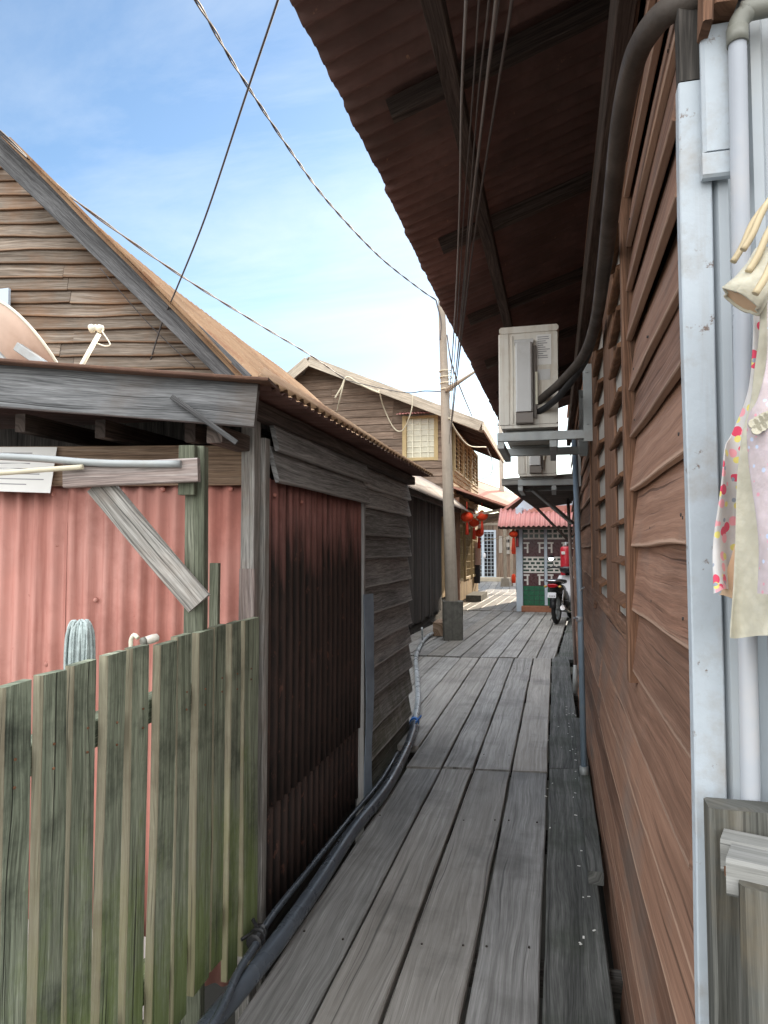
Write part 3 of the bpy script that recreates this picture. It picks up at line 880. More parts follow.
def garment(name, label, cat, y, secs, mat, grp=None, trim=None, thick=.03, seed=0, ripple=.014):
    """secs: (z, x_left) down the left edge; the piece is symmetric about the rail"""
    rings = []
    n = 96
    for j, (z, xl) in enumerate(secs):
        hw = .56 - xl
        ring = []
        for k in range(n):
            a = 2 * math.pi * k / n
            c, s = math.cos(a), math.sin(a)
            drop = j / (len(secs) - 1)
            w = ripple * (.3 + drop) * math.sin(c * hw * 95 + seed) * (.4 + drop) + ripple * 1.1 * noise.noise(V((c * hw * 30 + seed, z * 11, s)))
            hem = .006 * math.sin(c * hw * 110 + seed * 2) if j == len(secs) - 1 else 0
            ring.append((.56 + hw * c, y + thick * (.45 + .55 * drop) * math.copysign(abs(s) ** .7, s) + w, z + hem))
        rings.append(ring)
    q = MB()
    q.loft(rings, False, True)
    if trim:
        t = thing(name, label, cat, (.56, y, secs[-1][0]), grp)
        q.build('body', mat, t)
        trim(t)
        return t
    return tag(q.build(name, mat), label, cat, grp)


def dense(secs, k=4):
    p = smooth_path([(z, x, 0) for z, x in secs], k)
    return [(v.x, v.y) for v in p]


def sleeve(t):
    # short flared sleeve opening down to the left, its peach lining showing
    c0, c1 = at(775, 262, Y=.95), at(741, 302, Y=.935)
    ax = (c1 - c0).normalized()
    u_ = V((0, -1, 0)) - ax * V((0, -1, 0)).dot(ax)
    u_.normalize()
    w_ = ax.cross(u_)

    def ring(c, a, b, rip=0.0):
        return [c + w_ * (a + rip * 2.2 * math.sin(k * 1.35) + rip * math.sin(k * 2.9)) * math.cos(2 * math.pi * k / 28) + u_ * b * math.sin(2 * math.pi * k / 28) for k in range(28)]
    q = MB()
    q.loft([ring(c0, .03, .02), ring(c0.lerp(c1, .35), .024, .017, .001), ring(c0.lerp(c1, .7), .023, .016, .0015), ring(c1, .026, .015, .002), ring(c1, .0235, .0125, .002), ring(c0.lerp(c1, .72), .02, .013, .001)], False, True)
    q.build('sleeve', 'lace', t)
    q = MB()
    q.loft([ring(c0.lerp(c1, .96), .0230, .0121, .0018), ring(c0.lerp(c1, .74), .0195, .0125, .001), ring(c0.lerp(c1, .6), .004, .004)], True, True)
    q.build('sleeve_lining', 'peach', t)


G = 'hangers holding the little dresses'
hy = [1.0, .965, .93, .89]
hp = [(733, 262), (743, 250), (748, 272), (755, 294)]
for i, (y, (hx, hz)) in enumerate(zip(hy, hp)):
    p = at(hx, hz, Y=y)
    hanger(y, p.x, p.z, ['yellowed hanger in the floral dress, farthest back of the four', 'yellowed hanger with the highest tip, above the cream dress',
                         'yellowed hanger partly hidden behind the lowest one', 'yellowed hanger nearest the viewer with the lowest tip'][i])


def edge(y, pts):
    out = []
    for x, yy in pts:
        p = at(x, yy, Y=y)
        out.append((p.z, p.x))
    return out


garment('floral_dress', 'white dress with pink and red dots, hanging farthest left beside the drain pipe', 'dress', 1.0,
        dense(edge(1.0, [(756, 262), (752, 330), (748, 390), (735, 430), (723, 452), (715, 510), (710, 560), (709, 592)])), 'floral', thick=.02, seed=1)
garment('lining', 'peach underskirt showing below the hem of the floral dress', 'skirt', 1.004, dense(edge(1.004, [(740, 520), (726, 570), (722, 600)])), 'peach', thick=.012, seed=4)
lt = garment('lace_dress', 'cream lace dress hanging in the middle with the longest scalloped hem', 'dress', .955,
             dense(edge(.955, [(760, 300), (757, 350), (751, 400), (742, 440), (738, 520), (736, 590), (733, 636)])), 'lace', thick=.022, seed=2,
    trim=lambda t: sleeve(t))
garment('knit_top', 'pastel pink and lilac knit top hanging in front at the picture edge', 'top', .90,
        dense(edge(.90, [(768, 300), (765, 360), (756, 400), (748, 420), (752, 470), (757, 540), (757, 598)])), 'pastel', thick=.022, seed=3,
        trim=lambda t: part('crochet_band', 'lace', t, lambda q: [q.lathe(at(x, y, Y=.885), [(0, .006), (.004, .006)], (0, -1, 0), 8) for x, y in
                                                                   ((753, 424), (758, 421), (763, 418), (768, 416), (756, 430), (761, 427), (766, 424))]))

# half gate at the lower right
gt = thing('wooden_gate', 'weathered grey half gate of double boards at the lower right corner', 'gate', (.3, 1.02, 0))
g1 = at(709, 806, Y=1.025)
part('back_board', 'gate', gt, lambda q: q.board((g1.x + .075, 1.038, -.2), (0, 0, 1), (1, 0, 0), g1.z + .2, .15, .045, seg=10, wob=.003, ch=.005))
g2 = at(716, 826, Y=1.015)
part('top_rail', 'gate_pale', gt, lambda q: (q.board((g2.x + .004, .998, g2.z - .022), (1, -.34, 0), (0, 1, 0), .7, .046, .04, seg=8, wob=.003, ch=.004), q.board((g2.x, .945, g2.z - .024), (1, -.36, 0), (0, 1, 0), .7, .055, .044, seg=8, wob=.003, ch=.004)))
g3 = at(747, 888, Y=.893)
part('front_board', 'gate', gt, lambda q: q.board((g3.x + .056, .90, -.2), (0, 0, 1), (1, -.36, 0), g3.z + .2, .12, .05, seg=10, wob=.003, ch=.008))
part('front_board', 'gate', gt, lambda q: q.board((g3.x + .19, .852, -.2), (0, 0, 1), (1, -.36, 0), g3.z + .19, .12, .05, seg=10, wob=.003, ch=.008))
part('bolt', 'rust', gt, lambda q: q.lathe((g2.x - .001, .945, g2.z - .028), [(0, .007), (.004, .006)], (-1, 0, 0), 8))
# nail heads in the deck, in pairs over the joists
dn = MB()
for y in [.25 + 1.15 * i for i in range(8)]:
    for a, b in zip([-.945, -.719, -.521, -.285, -.06], [-.719, -.521, -.285, -.06, .16]):
        for x in (a + .04, b - .04):
            if random.random() < .85:
                dn.lathe((x + random.uniform(-.008, .008), y + .12 * x + random.uniform(-.02, .02), -.004), [(0, .0045), (.006, .004)], (0, 0, 1), 7)
struct(dn.build('boardwalk_nails', 'iron', base=(0, 0, 0)))
# ================================================================== BLACK SHED (left)
XS, YC = -1.12, 2.5
A12 = R(12)
E1 = V((-math.cos(A12), -math.sin(A12), 0))     # along the shed front, away from its corner
NF = V((math.sin(A12), -math.cos(A12), 0))      # out of the shed front
ZUP = V((0, 0, 1))
CF = V((XS, YC, 0))


def fr(x, y, off=0.0):
    return at(x, y, pl=(CF + NF * off, NF))


sh = thing('wooden_shed', 'low black tarred shed with pink corrugated front and serrated roof edge', 'shed', (XS, YC, 0))
mb = MB()
zt = fr(120, 470).z
for s_, w_, o_ in ((.07, .76, 0.0), (.76, .83, .004), (1.518, 1.2, .0)):
    mb.sheet(CF + E1 * s_ + NF * o_ + V((0, 0, -.25)), -E1 * -1, ZUP, w_, zt + .25, wl=.069, amp=.0115, nv=3, sag=.012)
mb.build('front_sheet', 'red_sheet', sh)
part('screw', 'red_sheet', sh, lambda q: [q.lathe(fr(x, y, .008), [(0, .011), (.006, .009), (.011, .003)], NF, 8) for x, y in ((54, 494), (163, 489), (231, 489), (47, 664), (96, 600))])
h1, h2 = fr(248, 447), fr(248, 486)
part('header', 'wood_raw', sh, lambda q: q.board(CF + E1 * .05 + NF * .03 + ZUP * (h1.z + h2.z) / 2, E1, ZUP, 2.5, h1.z - h2.z, .03, seg=10, wob=.004))
part('corner_post', 'wood_grey', sh, lambda q: (q.board((XS - .018, YC - .045, -.6), ZUP, (1, 0, 0), 2.5, .055, .06, seg=10, wob=.003),
                                                q.board((XS + .012, YC + .012, -.6), ZUP, (0, 1, 0), 2.43, .045, .03, seg=10, wob=.003)))
cp = fr(250, 568)
part('post_patch', 'wood_pink', sh, lambda q: q.board((cp.x + .03, cp.y - .085, .3), ZUP, (1, 0, 0), cp.z - .3, .062, .022, seg=6, wob=.003))
# fascia under the front roof edge
f0, f1 = fr(-60, 380.5, .34), fr(257, 406, .34)
part('fascia', 'slate_wood', sh, lambda q: q.board(f1, (f0 - f1), ZUP, (f0 - f1).length + .3, .150, .035, seg=10, wob=.003, ch=.003))
g0, g1_ = fr(-60, 357.5, .38), fr(262, 379.5, .38)
dr = (g0 - g1_).normalized()
mb = MB()
b0 = g1_ + dr * -.0
mb.board(b0 + V((.0, .14, .0)), dr, (0, 1, .03), (g0 - g1_).length + .3, .36, .012, seg=14, wob=.012, bow=.008)
mb.build('front_roof_edge', 'rust_dark', sh)
# open gap over the header: rafters and dark inside
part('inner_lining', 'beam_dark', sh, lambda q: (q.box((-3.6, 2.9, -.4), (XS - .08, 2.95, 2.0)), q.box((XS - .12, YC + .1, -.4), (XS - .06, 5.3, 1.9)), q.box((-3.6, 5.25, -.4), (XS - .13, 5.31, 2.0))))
for x, y in ((20, 428), (100, 434), (190, 438)):
    a = fr(x, y, .1)
    part('rafter', 'rafter', sh, lambda q: q.bar(a + V((0, 0, .02)), a + V((0, .9, .03)), .07, .045))
part('eave_beam', 'rafter', sh, lambda q: (q.bar((XS + .03, 2.2, 1.92), (XS + .03, 5.3, 1.925), .06, .06), q.bar((XS - .04, 2.2, 1.80), (XS - .04, 2.6, 1.80), .06, .06)))
s0, s1 = fr(172, 397, .372), fr(237, 443, .362)
part('strut', 'slate_dark', sh, lambda q: q.bar(s0, s1, .018, .022))
# side facing the walkway
part('side_sheet', 'tar_sheet', sh, lambda q: q.sheet((XS + .0, YC + .06, .36), (0, 1, 0), ZUP, 1.40, 1.32, wl=.078, amp=.013, nv=4, sag=.008))
part('side_sheet', 'tar_sheet_low', sh, lambda q: q.sheet((XS - .012, YC + .06, -.12), (0, 1, .06), ZUP, 1.40, .62, wl=.078, amp=.013, nv=2, sag=.008))
for x, y in ((274, 495), (301, 502)):
    p = at(x, y, X=XS + .01)
    part('screw', 'red_sheet', sh, lambda q: q.lathe(p, [(0, .011), (.006, .009), (.011, .003)], (1, 0, 0), 8))
mb = MB()
clap(mb, (XS, YC + .055, 0), (0, 1, 0), (1, 0, 0), lambda i, a, b: [(0, 1.40)], [1.66, 1.785, 1.93], T=.02, drop=.036, proj=.05, wob=.008, bow=.005)
clap(mb, (XS - .045, YC + 1.47, 0), (0, 1, 0), (1, 0, 0), lambda i, a, b: [(random.uniform(-.005, .005), 1.36)], [-.28, -.09, .1, .285, .477, .66, .81, .986, 1.158, 1.337, 1.478, 1.644, 1.77, 1.9],
     T=.022, drop=.034, proj=.062, wob=.006, bow=.006, seg_m=.13)
mb.build('cladding', 'clad_black', sh)
part('edge_post', 'clad_black', sh, lambda q: q.board((XS + .004, YC + 1.435, -.5), ZUP, (0, 1, 0), 2.4, .035, .05, seg=10, wob=.004))
part('flashing', 'tarp', sh, lambda q: q.board((XS + .05, YC + 1.44, -.05), ZUP, (.35, 1, 0), 1.18, .085, .006, seg=22, wob=.028, bow=.03))


def flapv(u, t):
    s = min(.05 + u * .5, .30) if u < .55 else max(.30 - (u - .55) * .095, .06)
    return t * s


part('roof', 'rust_roof', sh, lambda q: (q.sheet((-.95, 2.17, 1.972), (0, 1, .004), (-.8, 0, .62), 3.32, .3, wl=.083, amp=.009, nv=3, ragged=.010, sag=.012, vfun=flapv)))
part('roof', 'soffit', sh, lambda q: (q.sheet((-.955, 2.17, 1.962), (0, 1, .002), (-1, 0, .07), 3.2, 2.6, wl=.083, amp=.009, nv=2)))

# ================================================================== FENCE and the little yard behind it
fn = thing('picket_fence', 'mossy green-grey picket fence of upright boards at the lower left', 'fence', (-1.08, 1.8, 0))
XFN = -1.07
tops = [(0, 685), (36, 676), (71, 665), (100, 657), (128, 650), (153, 643), (176, 638), (195, 632), (214, 628), (229, 625), (243, 621)]
rights = [33, 68, 99, 126, 151, 175, 193, 213, 228, 242, 259]
last = None
edges_ = [(-38, 696, -4)] + [(a, y, r) for (a, y), r in zip(tops, rights)]
for i, (l, y, r) in enumerate(edges_):
    pl_ = at(l, y, X=XFN - .026)
    pr_ = at(r, y, X=XFN)
    yl = max(pl_.y, at(l, y, X=XFN).y + .012)
    yl = (last + random.uniform(.021, .029)) if last else yl
    pr_ = pr_ + V((0, .002, 0))
    w = pr_.y - yl
    last = pr_.y
    zt = at((l + r) / 2, y - 1, X=XFN).z + random.uniform(-.005, .005)
    zb = random.choice((.02, .05, .0, -.03)) + random.uniform(-.02, .02)
    lean = random.uniform(-.003, .003)
    part('picket', 'fence', fn, lambda q: q.board((XFN - .012 + random.uniform(-.004, .004), (yl + pr_.y) / 2 - lean, zb), V((random.uniform(-.004, .003), lean, 1)), (random.uniform(-.03, .03), 1, 0),
                                                  zt - zb, w, .024, seg=14, wob=.005, bow=.006, ch=.003, cut1=random.uniform(-.02, .05)))
for k in range(9):
    yk = 1.02 - .105 * k
    part('picket', 'fence', fn, lambda q: q.board((XFN - .012, yk - .04, random.uniform(-.03, .05)), V((0, random.uniform(-.004, .004), 1)), (random.uniform(-.03, .03), 1, 0), 1.08, .078, .024, seg=10, wob=.005, bow=.005, ch=.003))
part('rail', 'fence', fn, lambda q: q.bar((XFN - .065, .05, .93), (XFN - .065, 2.44, .95), .07, .06, seg=8, wob=.004))
part('rail', 'fence', fn, lambda q: q.bar((XFN - .065, .05, .2), (XFN - .065, 2.44, .18), .07, .06, seg=8, wob=.004))
part('nail', 'rust', fn, lambda q: [q.lathe((XFN + .003, y, z), [(0, .0035), (.003, .003)], (1, 0, 0), 6) for y in [1.2 + .112 * i for i in range(11)] for z in (.92 + random.uniform(-.01, .01), .97 + random.uniform(-.01, .01))])
yd = MB()
for i in range(9):
    yd.board((-3.6, .02 + .27 * i, -.035), (1, 0, 0), (0, 1, 0), 2.38, .262, .04, seg=4, wob=.003)
struct(yd.build('yard_floor', 'yard', base=(-2.4, 1.2, -.055)))

ck = thing('clothes_post', 'wooden clothes post with crossbar and slanted brace behind the fence', 'post', at(197, 560, Y=2.02) * V((1, 1, 0)).xy.to_3d() if False else V((at(197, 560, Y=2.02).x, 2.02, 0)))
PC = V((at(197, 560, Y=2.02).x, 2.02, 0))


def fp(x, y, off=0.0):
    return at(x, y, pl=(PC + NF * off, NF))


a, b = fp(197, 447), fp(198, 700)
part('upright', 'wood_green', ck, lambda q: q.board(V((b.x, b.y, -.4)), (a.x - b.x, a.y - b.y, a.z + .4), E1, a.z + .4, .062, .05, seg=10, wob=.003))
part('head_block', 'wood_green', ck, lambda q: q.board(fp(187.5, 495, .045), ZUP, E1, fp(187, 447).z - fp(187, 495).z, .052, .035, seg=3, wob=.002))
c0, c1 = fp(65, 476, .09), fp(199, 470, .085)
part('crossbar', 'wood_pink', ck, lambda q: q.bar(c0, c1, .074, .032, seg=6, wob=.003))
d0, d1 = fp(98, 484, .055), fp(200, 603, .05)
part('brace', 'wood_grey', ck, lambda q: q.bar(d0, d1, .082, .028, seg=8, wob=.004))
part('side_strip', 'wood_green', ck, lambda q: q.board(fp(214, 660, -.3), ZUP, E1, fp(214, 563, -.3).z - fp(214, 660, -.3).z, .034, .03, seg=4, wob=.003))
mb = MB()
mb.tube(smooth_path([fp(-90, 452, .10), fp(30, 458, .105), fp(100, 463, .11), fp(181, 464, .11)], 6), .0115, 12)
tag(mb.build('laundry_pole', 'steel'), 'smooth grey metal laundry pole resting along the crossbar', 'pole')
mb = MB()
mb.tube(smooth_path([fp(-90, 478, .13), fp(0, 473, .13), fp(40, 470, .128), fp(83, 467, .125)], 6), .008, 8, rs=None)
tag(mb.build('bamboo_stick', 'rope'), 'thin pale stick lying below the metal laundry pole', 'stick')
nt_ = thing('paper_notice', 'white paper notice on the shed front behind the laundry pole', 'notice', fr(20, 490, .06))
a_, b_, c_, d_ = fr(-40, 447, .06), fr(57, 447, .06), fr(50, 493, .085), fr(-40, 490, .09)
part('sheet', 'paper', nt_, lambda q: q.prism([a_, d_, c_, b_], NF * -.002))


def prn(q):
    for i in range(7):
        t = .14 + i * .115
        l0, r0 = a_.lerp(d_, t), b_.lerp(c_, t)
        s0_, s1_ = .35 + random.uniform(0, .05), random.uniform(.72, .93)
        q.bar(l0.lerp(r0, s0_) + NF * .001, l0.lerp(r0, s1_) + NF * .001, .004, .001, ch=0)


part('print_lines', 'ink', nt_, prn)

# mop standing upside down behind the fence
mp = thing('mop', 'upturned blue-grey string mop showing over the fence', 'mop', (at(82, 640, Y=1.56).x, 1.56, 0))
mc = at(81.5, 645, Y=1.56)
mtop = at(82, 621, Y=1.56).z


def mophead(q):
    for k in range(64):
        a = random.uniform(0, 2 * math.pi)
        ca, sa = math.cos(a), math.sin(a)
        r = random.uniform(.55, 1.06)
        b = random.uniform(-.25, .25)
        h = random.uniform(-.012, .004)
        pts_ = [(mc.x + ca * .006, mc.y + sa * .006, mtop - .02), (mc.x + ca * .022 * r, mc.y + sa * .02 * r, mtop - .002 + h), (mc.x + math.cos(a + b * .3) * .036 * r, mc.y + math.sin(a + b * .3) * .03 * r, mtop - .02 + h),
                (mc.x + math.cos(a + b * .7) * .041 * r, mc.y + math.sin(a + b * .7) * .034 * r, mtop - .07), (mc.x + math.cos(a + b) * .042 * r, mc.y + math.sin(a + b) * .035 * r, mtop - random.uniform(.12, .2))]
        q.tube(smooth_path(pts_, 4), random.uniform(.0028, .0042), 6)


part('strings', 'mop', mp, mophead)
part('handle', 'wood_pink', mp, lambda q: q.tube([(mc.x, mc.y, -.015), (mc.x, mc.y, mtop - .02)], .011, 10))
bt = thing('bottle', 'small pale bottle with dark cap lying behind the fence top', 'bottle', at(148, 646, Y=1.75))
bc = at(142, 642, Y=1.72)
bax = V((.55, .8, .2))
part('body', 'ac_white', bt, lambda q: q.lathe(bc, [(.008, .008), (.012, .012), (.03, .013), (.045, .011), (.05, .004)], bax, 14))
part('cap', 'pvc_grey', bt, lambda q: q.lathe(bc, [(-.003, .010), (.0, .0125), (.01, .0125)], bax, 14))
mb = MB()
mb.tube(smooth_path([at(131, 648, Y=1.72), at(131, 640, Y=1.72), at(134, 635, Y=1.72), at(138, 638, Y=1.72)], 4), .006, 8)
tag(mb.build('clothes_peg', 'cream'), 'pale curved plastic peg just left of the small bottle', 'peg')

# ================================================================== BIG GABLED HOUSE (upper left)
PG = at(240, 380, Y=6.2)
D1 = V((math.cos(A12), math.sin(A12), 0))
N1 = V((math.sin(A12), -math.cos(A12), 0))


def gp(x, y, off=0.0):
    return at(x, y, pl=(PG + N1 * off, N1))


h1_ = thing('gabled_house', 'large house with steep rusty roof and grey weatherboard gable at the upper left', 'house', (PG.x - 2, PG.y + 1, 0))
ra, rb = gp(0, 160), gp(238, 384)
sa_, sb_ = (ra - PG).dot(D1), (rb - PG).dot(D1)


def gspan(i, z0, z1):
    s = sa_ + (z0 + .1 - ra.z) / (rb.z - ra.z) * (sb_ - sa_)
    return [(-7.0, min(s + .05, .9))] if s > -6.5 else []


gz = []
z = 1.9
while z < 7.2:
    gz.append(z)
    z += random.uniform(.128, .152)
mb = MB()
clap(mb, V((PG.x, PG.y, 0)), D1, N1, gspan, gz, T=.024, proj=.045, wob=.02, bow=.012, seg_m=.3, joints=(-1.7, -3.1))
mb.build('gable_cladding', 'clad_gable', h1_)
rs_ = (rb - ra).normalized()
part('bargeboard', 'slate_dark', h1_, lambda q: (q.bar(gp(-60, 91, .32), gp(243, 384, .32), .23, .03, up=N1.cross(rs_), seg=12, wob=.006),
                                                q.bar(gp(-60, 76, .355), gp(246, 378, .355), .05, .03, up=N1.cross(rs_), seg=10, wob=.004)))


def ruled(q, A_, B_, wl=.14, amp=.022, nv=6, thick=.02):
    L = [0]
    for k in range(1, len(A_)):
        L.append(L[-1] + (A_[k] - A_[k - 1]).length + .0)
    n = int(L[-1] / wl * 6)
    rings = []
    for i in range(n + 1):
        s = L[-1] * i / n
        k = max(j for j in range(len(L) - 1) if L[j] <= s + 1e-6)
        t = (s - L[k]) / (L[k + 1] - L[k])
        a, b = A_[k].lerp(A_[k + 1], t), B_[k].lerp(B_[k + 1], t)
        nn = (A_[k + 1] - A_[k]).cross(b - a).normalized()
        if nn.z < 0:
            nn = -nn
        h = amp * math.sin(2 * math.pi * s / wl)
        top = [a.lerp(b, j / nv) + nn * (h + .03 * noise.noise(V((s * .7, j * .6, 3)))) for j in range(nv + 1)]
        rings.append(top + [p - nn * thick for p in top[::-1]])
    q.loft(rings, True, False)


ridge = [gp(-22, 107, .42), gp(0, 131, .42), gp(40, 171, .40), at(86, 217, Y=6.75), at(124, 250, Y=7.4), at(162, 281, Y=8.2), at(210, 318, Y=9.5), at(262, 355, Y=11.4), at(302, 386, Y=13.5)]
eave = [gp(262, 398, .42), gp(262, 398, .42) + V((0.02, .05, 0)), gp(262, 398, .42) + V((.03, .12, 0)), V((-2.35, 6.75, 2.35)), V((-2.3, 7.4, 2.33)), V((-2.28, 8.2, 2.3)), V((-2.25, 9.5, 2.3)), V((-2.25, 11.4, 2.3)), V((-2.3, 13.5, 2.3))]
mb = MB()
ruled(mb, ridge, eave)
mb.build('roof', 'rust_roof', h1_)
mb = MB()
ruled(mb, ridge[3:], [p + V((-4.2, 0, -3.6)) for p in ridge[3:]], nv=3, wl=.3)
mb.build('roof', 'rust_roof', h1_)
part('side_wall', 'clad_far', h1_, lambda q: (q.box((-2.75, 6.9, -.4), (-2.65, 13.4, 2.6)), q.box((-9, 13.3, -.4), (-2.76, 13.4, 3.0))))
mb = MB()
p0 = gp(-8, 290, .12); p1 = gp(12, 313, .12)
mb.box((p0.x - .25, p0.y - .01, p1.z), (p1.x, p0.y + .02, p0.z), ch=.002)
tag(mb.build('metal_panel', 'blue_white'), 'small pale blue-white panel on the gable beside the satellite dish', 'panel')

# satellite dish on the shed roof
YD = 3.15
ds = thing('satellite_dish', 'faded orange-backed satellite dish with white rim and cream receiver arm on the shed roof', 'satellite dish', at(20, 372, Y=YD))
dc = at(3, 371, Y=YD)
axd = V((.42, .55, .55)).normalized()
rd = .335
part('reflector', 'dish', ds, lambda q: q.loft([[dc + axd * (.16 * (r / rd) ** 2 - .0 + o_) + (axd.orthogonal().normalized() * math.cos(t) + axd.cross(axd.orthogonal().normalized()) * math.sin(t)) * r
                                                 for t in [2 * math.pi * k / 48 for k in range(48)]] for r, o_ in [(.01, 0), (.1, 0), (.2, 0), (.28, 0), (rd, 0), (rd, .008), (.28, .008), (.2, .008), (.1, .008), (.01, .008)]], True, True))
e1_ = axd.orthogonal().normalized()
e2_ = axd.cross(e1_)
part('rim', 'cream', ds, lambda q: q.tube([dc + axd * .164 + (e1_ * math.cos(2 * math.pi * k / 48) + e2_ * math.sin(2 * math.pi * k / 48)) * (rd + .002) for k in range(49)], .008, 8))
part('mount', 'steel', ds, lambda q: (q.bar(at(18, 347, Y=YD - .17), at(47, 367, Y=YD - .17), .045, .04), q.bar(at(-4, 352, Y=YD - .17), at(12, 370, Y=YD - .17), .03, .03), q.tube([dc - axd * .05, dc - axd * .05 + V((.0, -.05, -.26)), V((dc.x, dc.y - .06, 1.9))], .02, 10)))
l0, l1 = at(80, 368, Y=YD + .05), at(99, 334, Y=YD + .1)
part('receiver_arm', 'cream', ds, lambda q: q.tube([V((l0.x - .12, l0.y - .02, 2.03)), l0, l1], .0125, 10))
rc = at(97, 329, Y=YD + .1)
part('receiver', 'cream', ds, lambda q: (q.lathe(rc + V((-.04, -.01, .0)), [(0, .020), (.004, .023), (.02, .023), (.024, .016), (.04, .016)], (1, .25, .25), 16),
                                         q.lathe(rc + V((-.002, .0, .008)), [(0, .014), (.01, .021), (.03, .021), (.038, .012)], (1, .2, -.3), 16)))
part('receiver_cable', 'cream', ds, lambda q: q.tube(smooth_path([rc + V((.02, 0, 0)), at(108, 340, Y=YD + .1), at(110, 345, Y=YD + .1), at(105, 346, Y=YD + .1), at(96, 343, Y=YD + .1)], 5), .0035, 6))
# ================================================================== TWO STOREY HOUSE
YH = 16.5
X2 = -2.39
h2 = thing('two_storey_house', 'two-storey brown weatherboard house with tan bargeboards behind the utility pole', 'house', (X2, YH, 0))
ap = at(309, 358, Y=16.0)
ce = at(481, 424, Y=16.0)
le = at(262, 386, Y=16.0)
sl2 = (ap.z - ce.z) / (ce.x - ap.x)


def h2span(i, z0, z1):
    r = min(X2, ap.x + (ap.z - .12 - z0) / sl2)
    l = max(-8.6, ap.x - (ap.z - .12 - z0) / .75)
    W0, W1 = at(405, 418, Y=YH), at(436, 458, Y=YH)
    if z1 > W1.z and z0 < W0.z:
        return [(l + 10, W0.x - .06 + 10), (W1.x + .06 + 10, r + 10)]
    return [(l + 10, r + 10)] if r > l else []


zz = [.1 + .19 * i for i in range(32)]
mb = MB()
clap(mb, (-10, YH, 0), (1, 0, 0), (0, -1, 0), h2span, zz, T=.02, proj=.035, wob=.008, bow=.004, seg_m=.6, joints=(4.5, 6.1))
mb.build('gable_cladding', 'clad_far', h2)
part('roof', 'grey_roof', h2, lambda q: (q.prism([V((ap.x, 16, ap.z + .04)), V((ce.x + .02, 16, ce.z + .04)), V((ce.x + .02, 16, ce.z)), V((ap.x, 16, ap.z))], (0, 6.5, 0)),
                                         q.prism([V((ap.x - .01, 16, ap.z + .04)), V((ap.x - .01, 16, ap.z)), V((ap.x - 4, 16, ap.z - 3.0)), V((ap.x - 4, 16, ap.z - 2.96))], (0, 6.5, 0))))
part('bargeboard', 'wood_tan', h2, lambda q: q.bar(V((ap.x, 15.97, ap.z - .08)), V((ce.x, 15.97, ce.z - .05)), .24, .04, up=(0, 0, 1)))
part('bargeboard', 'wood_tan', h2, lambda q: q.bar(V((ap.x - .02, 15.965, ap.z - .08)), V((ap.x - 4, 15.965, ap.z - 3.08)), .24, .04, up=(0, 0, 1)))
part('eave_board', 'wood_tan', h2, lambda q: q.bar(V((ce.x + .05, 15.95, ce.z - .05)), V((ce.x + .05, 22.5, ce.z - .05)), .2, .04))
for y in (16.5, 17.4, 18.3, 19.2, 20.1, 21.0, 21.9):
    part('rafter', 'rafter' if y > 16.6 else 'wood_tan', h2, lambda q: q.bar(V((ce.x, y, ce.z - .07)), V((X2 - .5, y, ce.z - .07 + sl2 * (ce.x - X2 + .5))), .12, .06))
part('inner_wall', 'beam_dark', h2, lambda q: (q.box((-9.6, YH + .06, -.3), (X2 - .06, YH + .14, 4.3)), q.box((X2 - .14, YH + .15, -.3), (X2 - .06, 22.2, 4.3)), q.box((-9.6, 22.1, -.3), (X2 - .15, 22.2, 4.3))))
W0, W1 = at(405, 418, Y=YH), at(436, 458, Y=YH)
wn = part('window', 'yellow', h2, lambda q: (q.box((W0.x - .06, YH - .05, W1.z - .06), (W0.x + .04, YH + .06, W0.z + .04)), q.box((W1.x - .04, YH - .05, W1.z - .06), (W1.x + .06, YH + .06, W0.z + .04)),
                                             q.box((W0.x + .041, YH - .045, W0.z - .03), (W1.x - .041, YH + .06, W0.z + .035)), q.box((W0.x + .041, YH - .045, W1.z - .055), (W1.x - .041, YH + .06, W1.z + .02))))
part('pane', 'glass_pale', wn, lambda q: q.box((W0.x + .042, YH + .02, W1.z + .021), (W1.x - .042, YH + .03, W0.z - .031), ch=0))
part('glazing_bars', 'cream', wn, lambda q: ([q.box((W0.x + .045, YH + .0, W1.z + .02 + (W0.z - W1.z - .05) * i / 7 - .008), (W1.x - .045, YH + .019, W1.z + .02 + (W0.z - W1.z - .05) * i / 7 + .008), ch=0) for i in range(1, 7)],
                                             [q.box((W0.x + (W1.x - W0.x) * i / 4 - .01, YH - .02, W1.z + .022), (W0.x + (W1.x - W0.x) * i / 4 + .01, YH - .001, W0.z - .032), ch=0) for i in (1, 2, 3)]))
part('window_awning', 'pink_awning', h2, lambda q: q.sheet((W0.x - .12, YH - .04, W0.z + .13), (1, 0, 0), (0, -.9, -.25), W1.x - W0.x + .25, .42, wl=.075, amp=.012, nv=1))
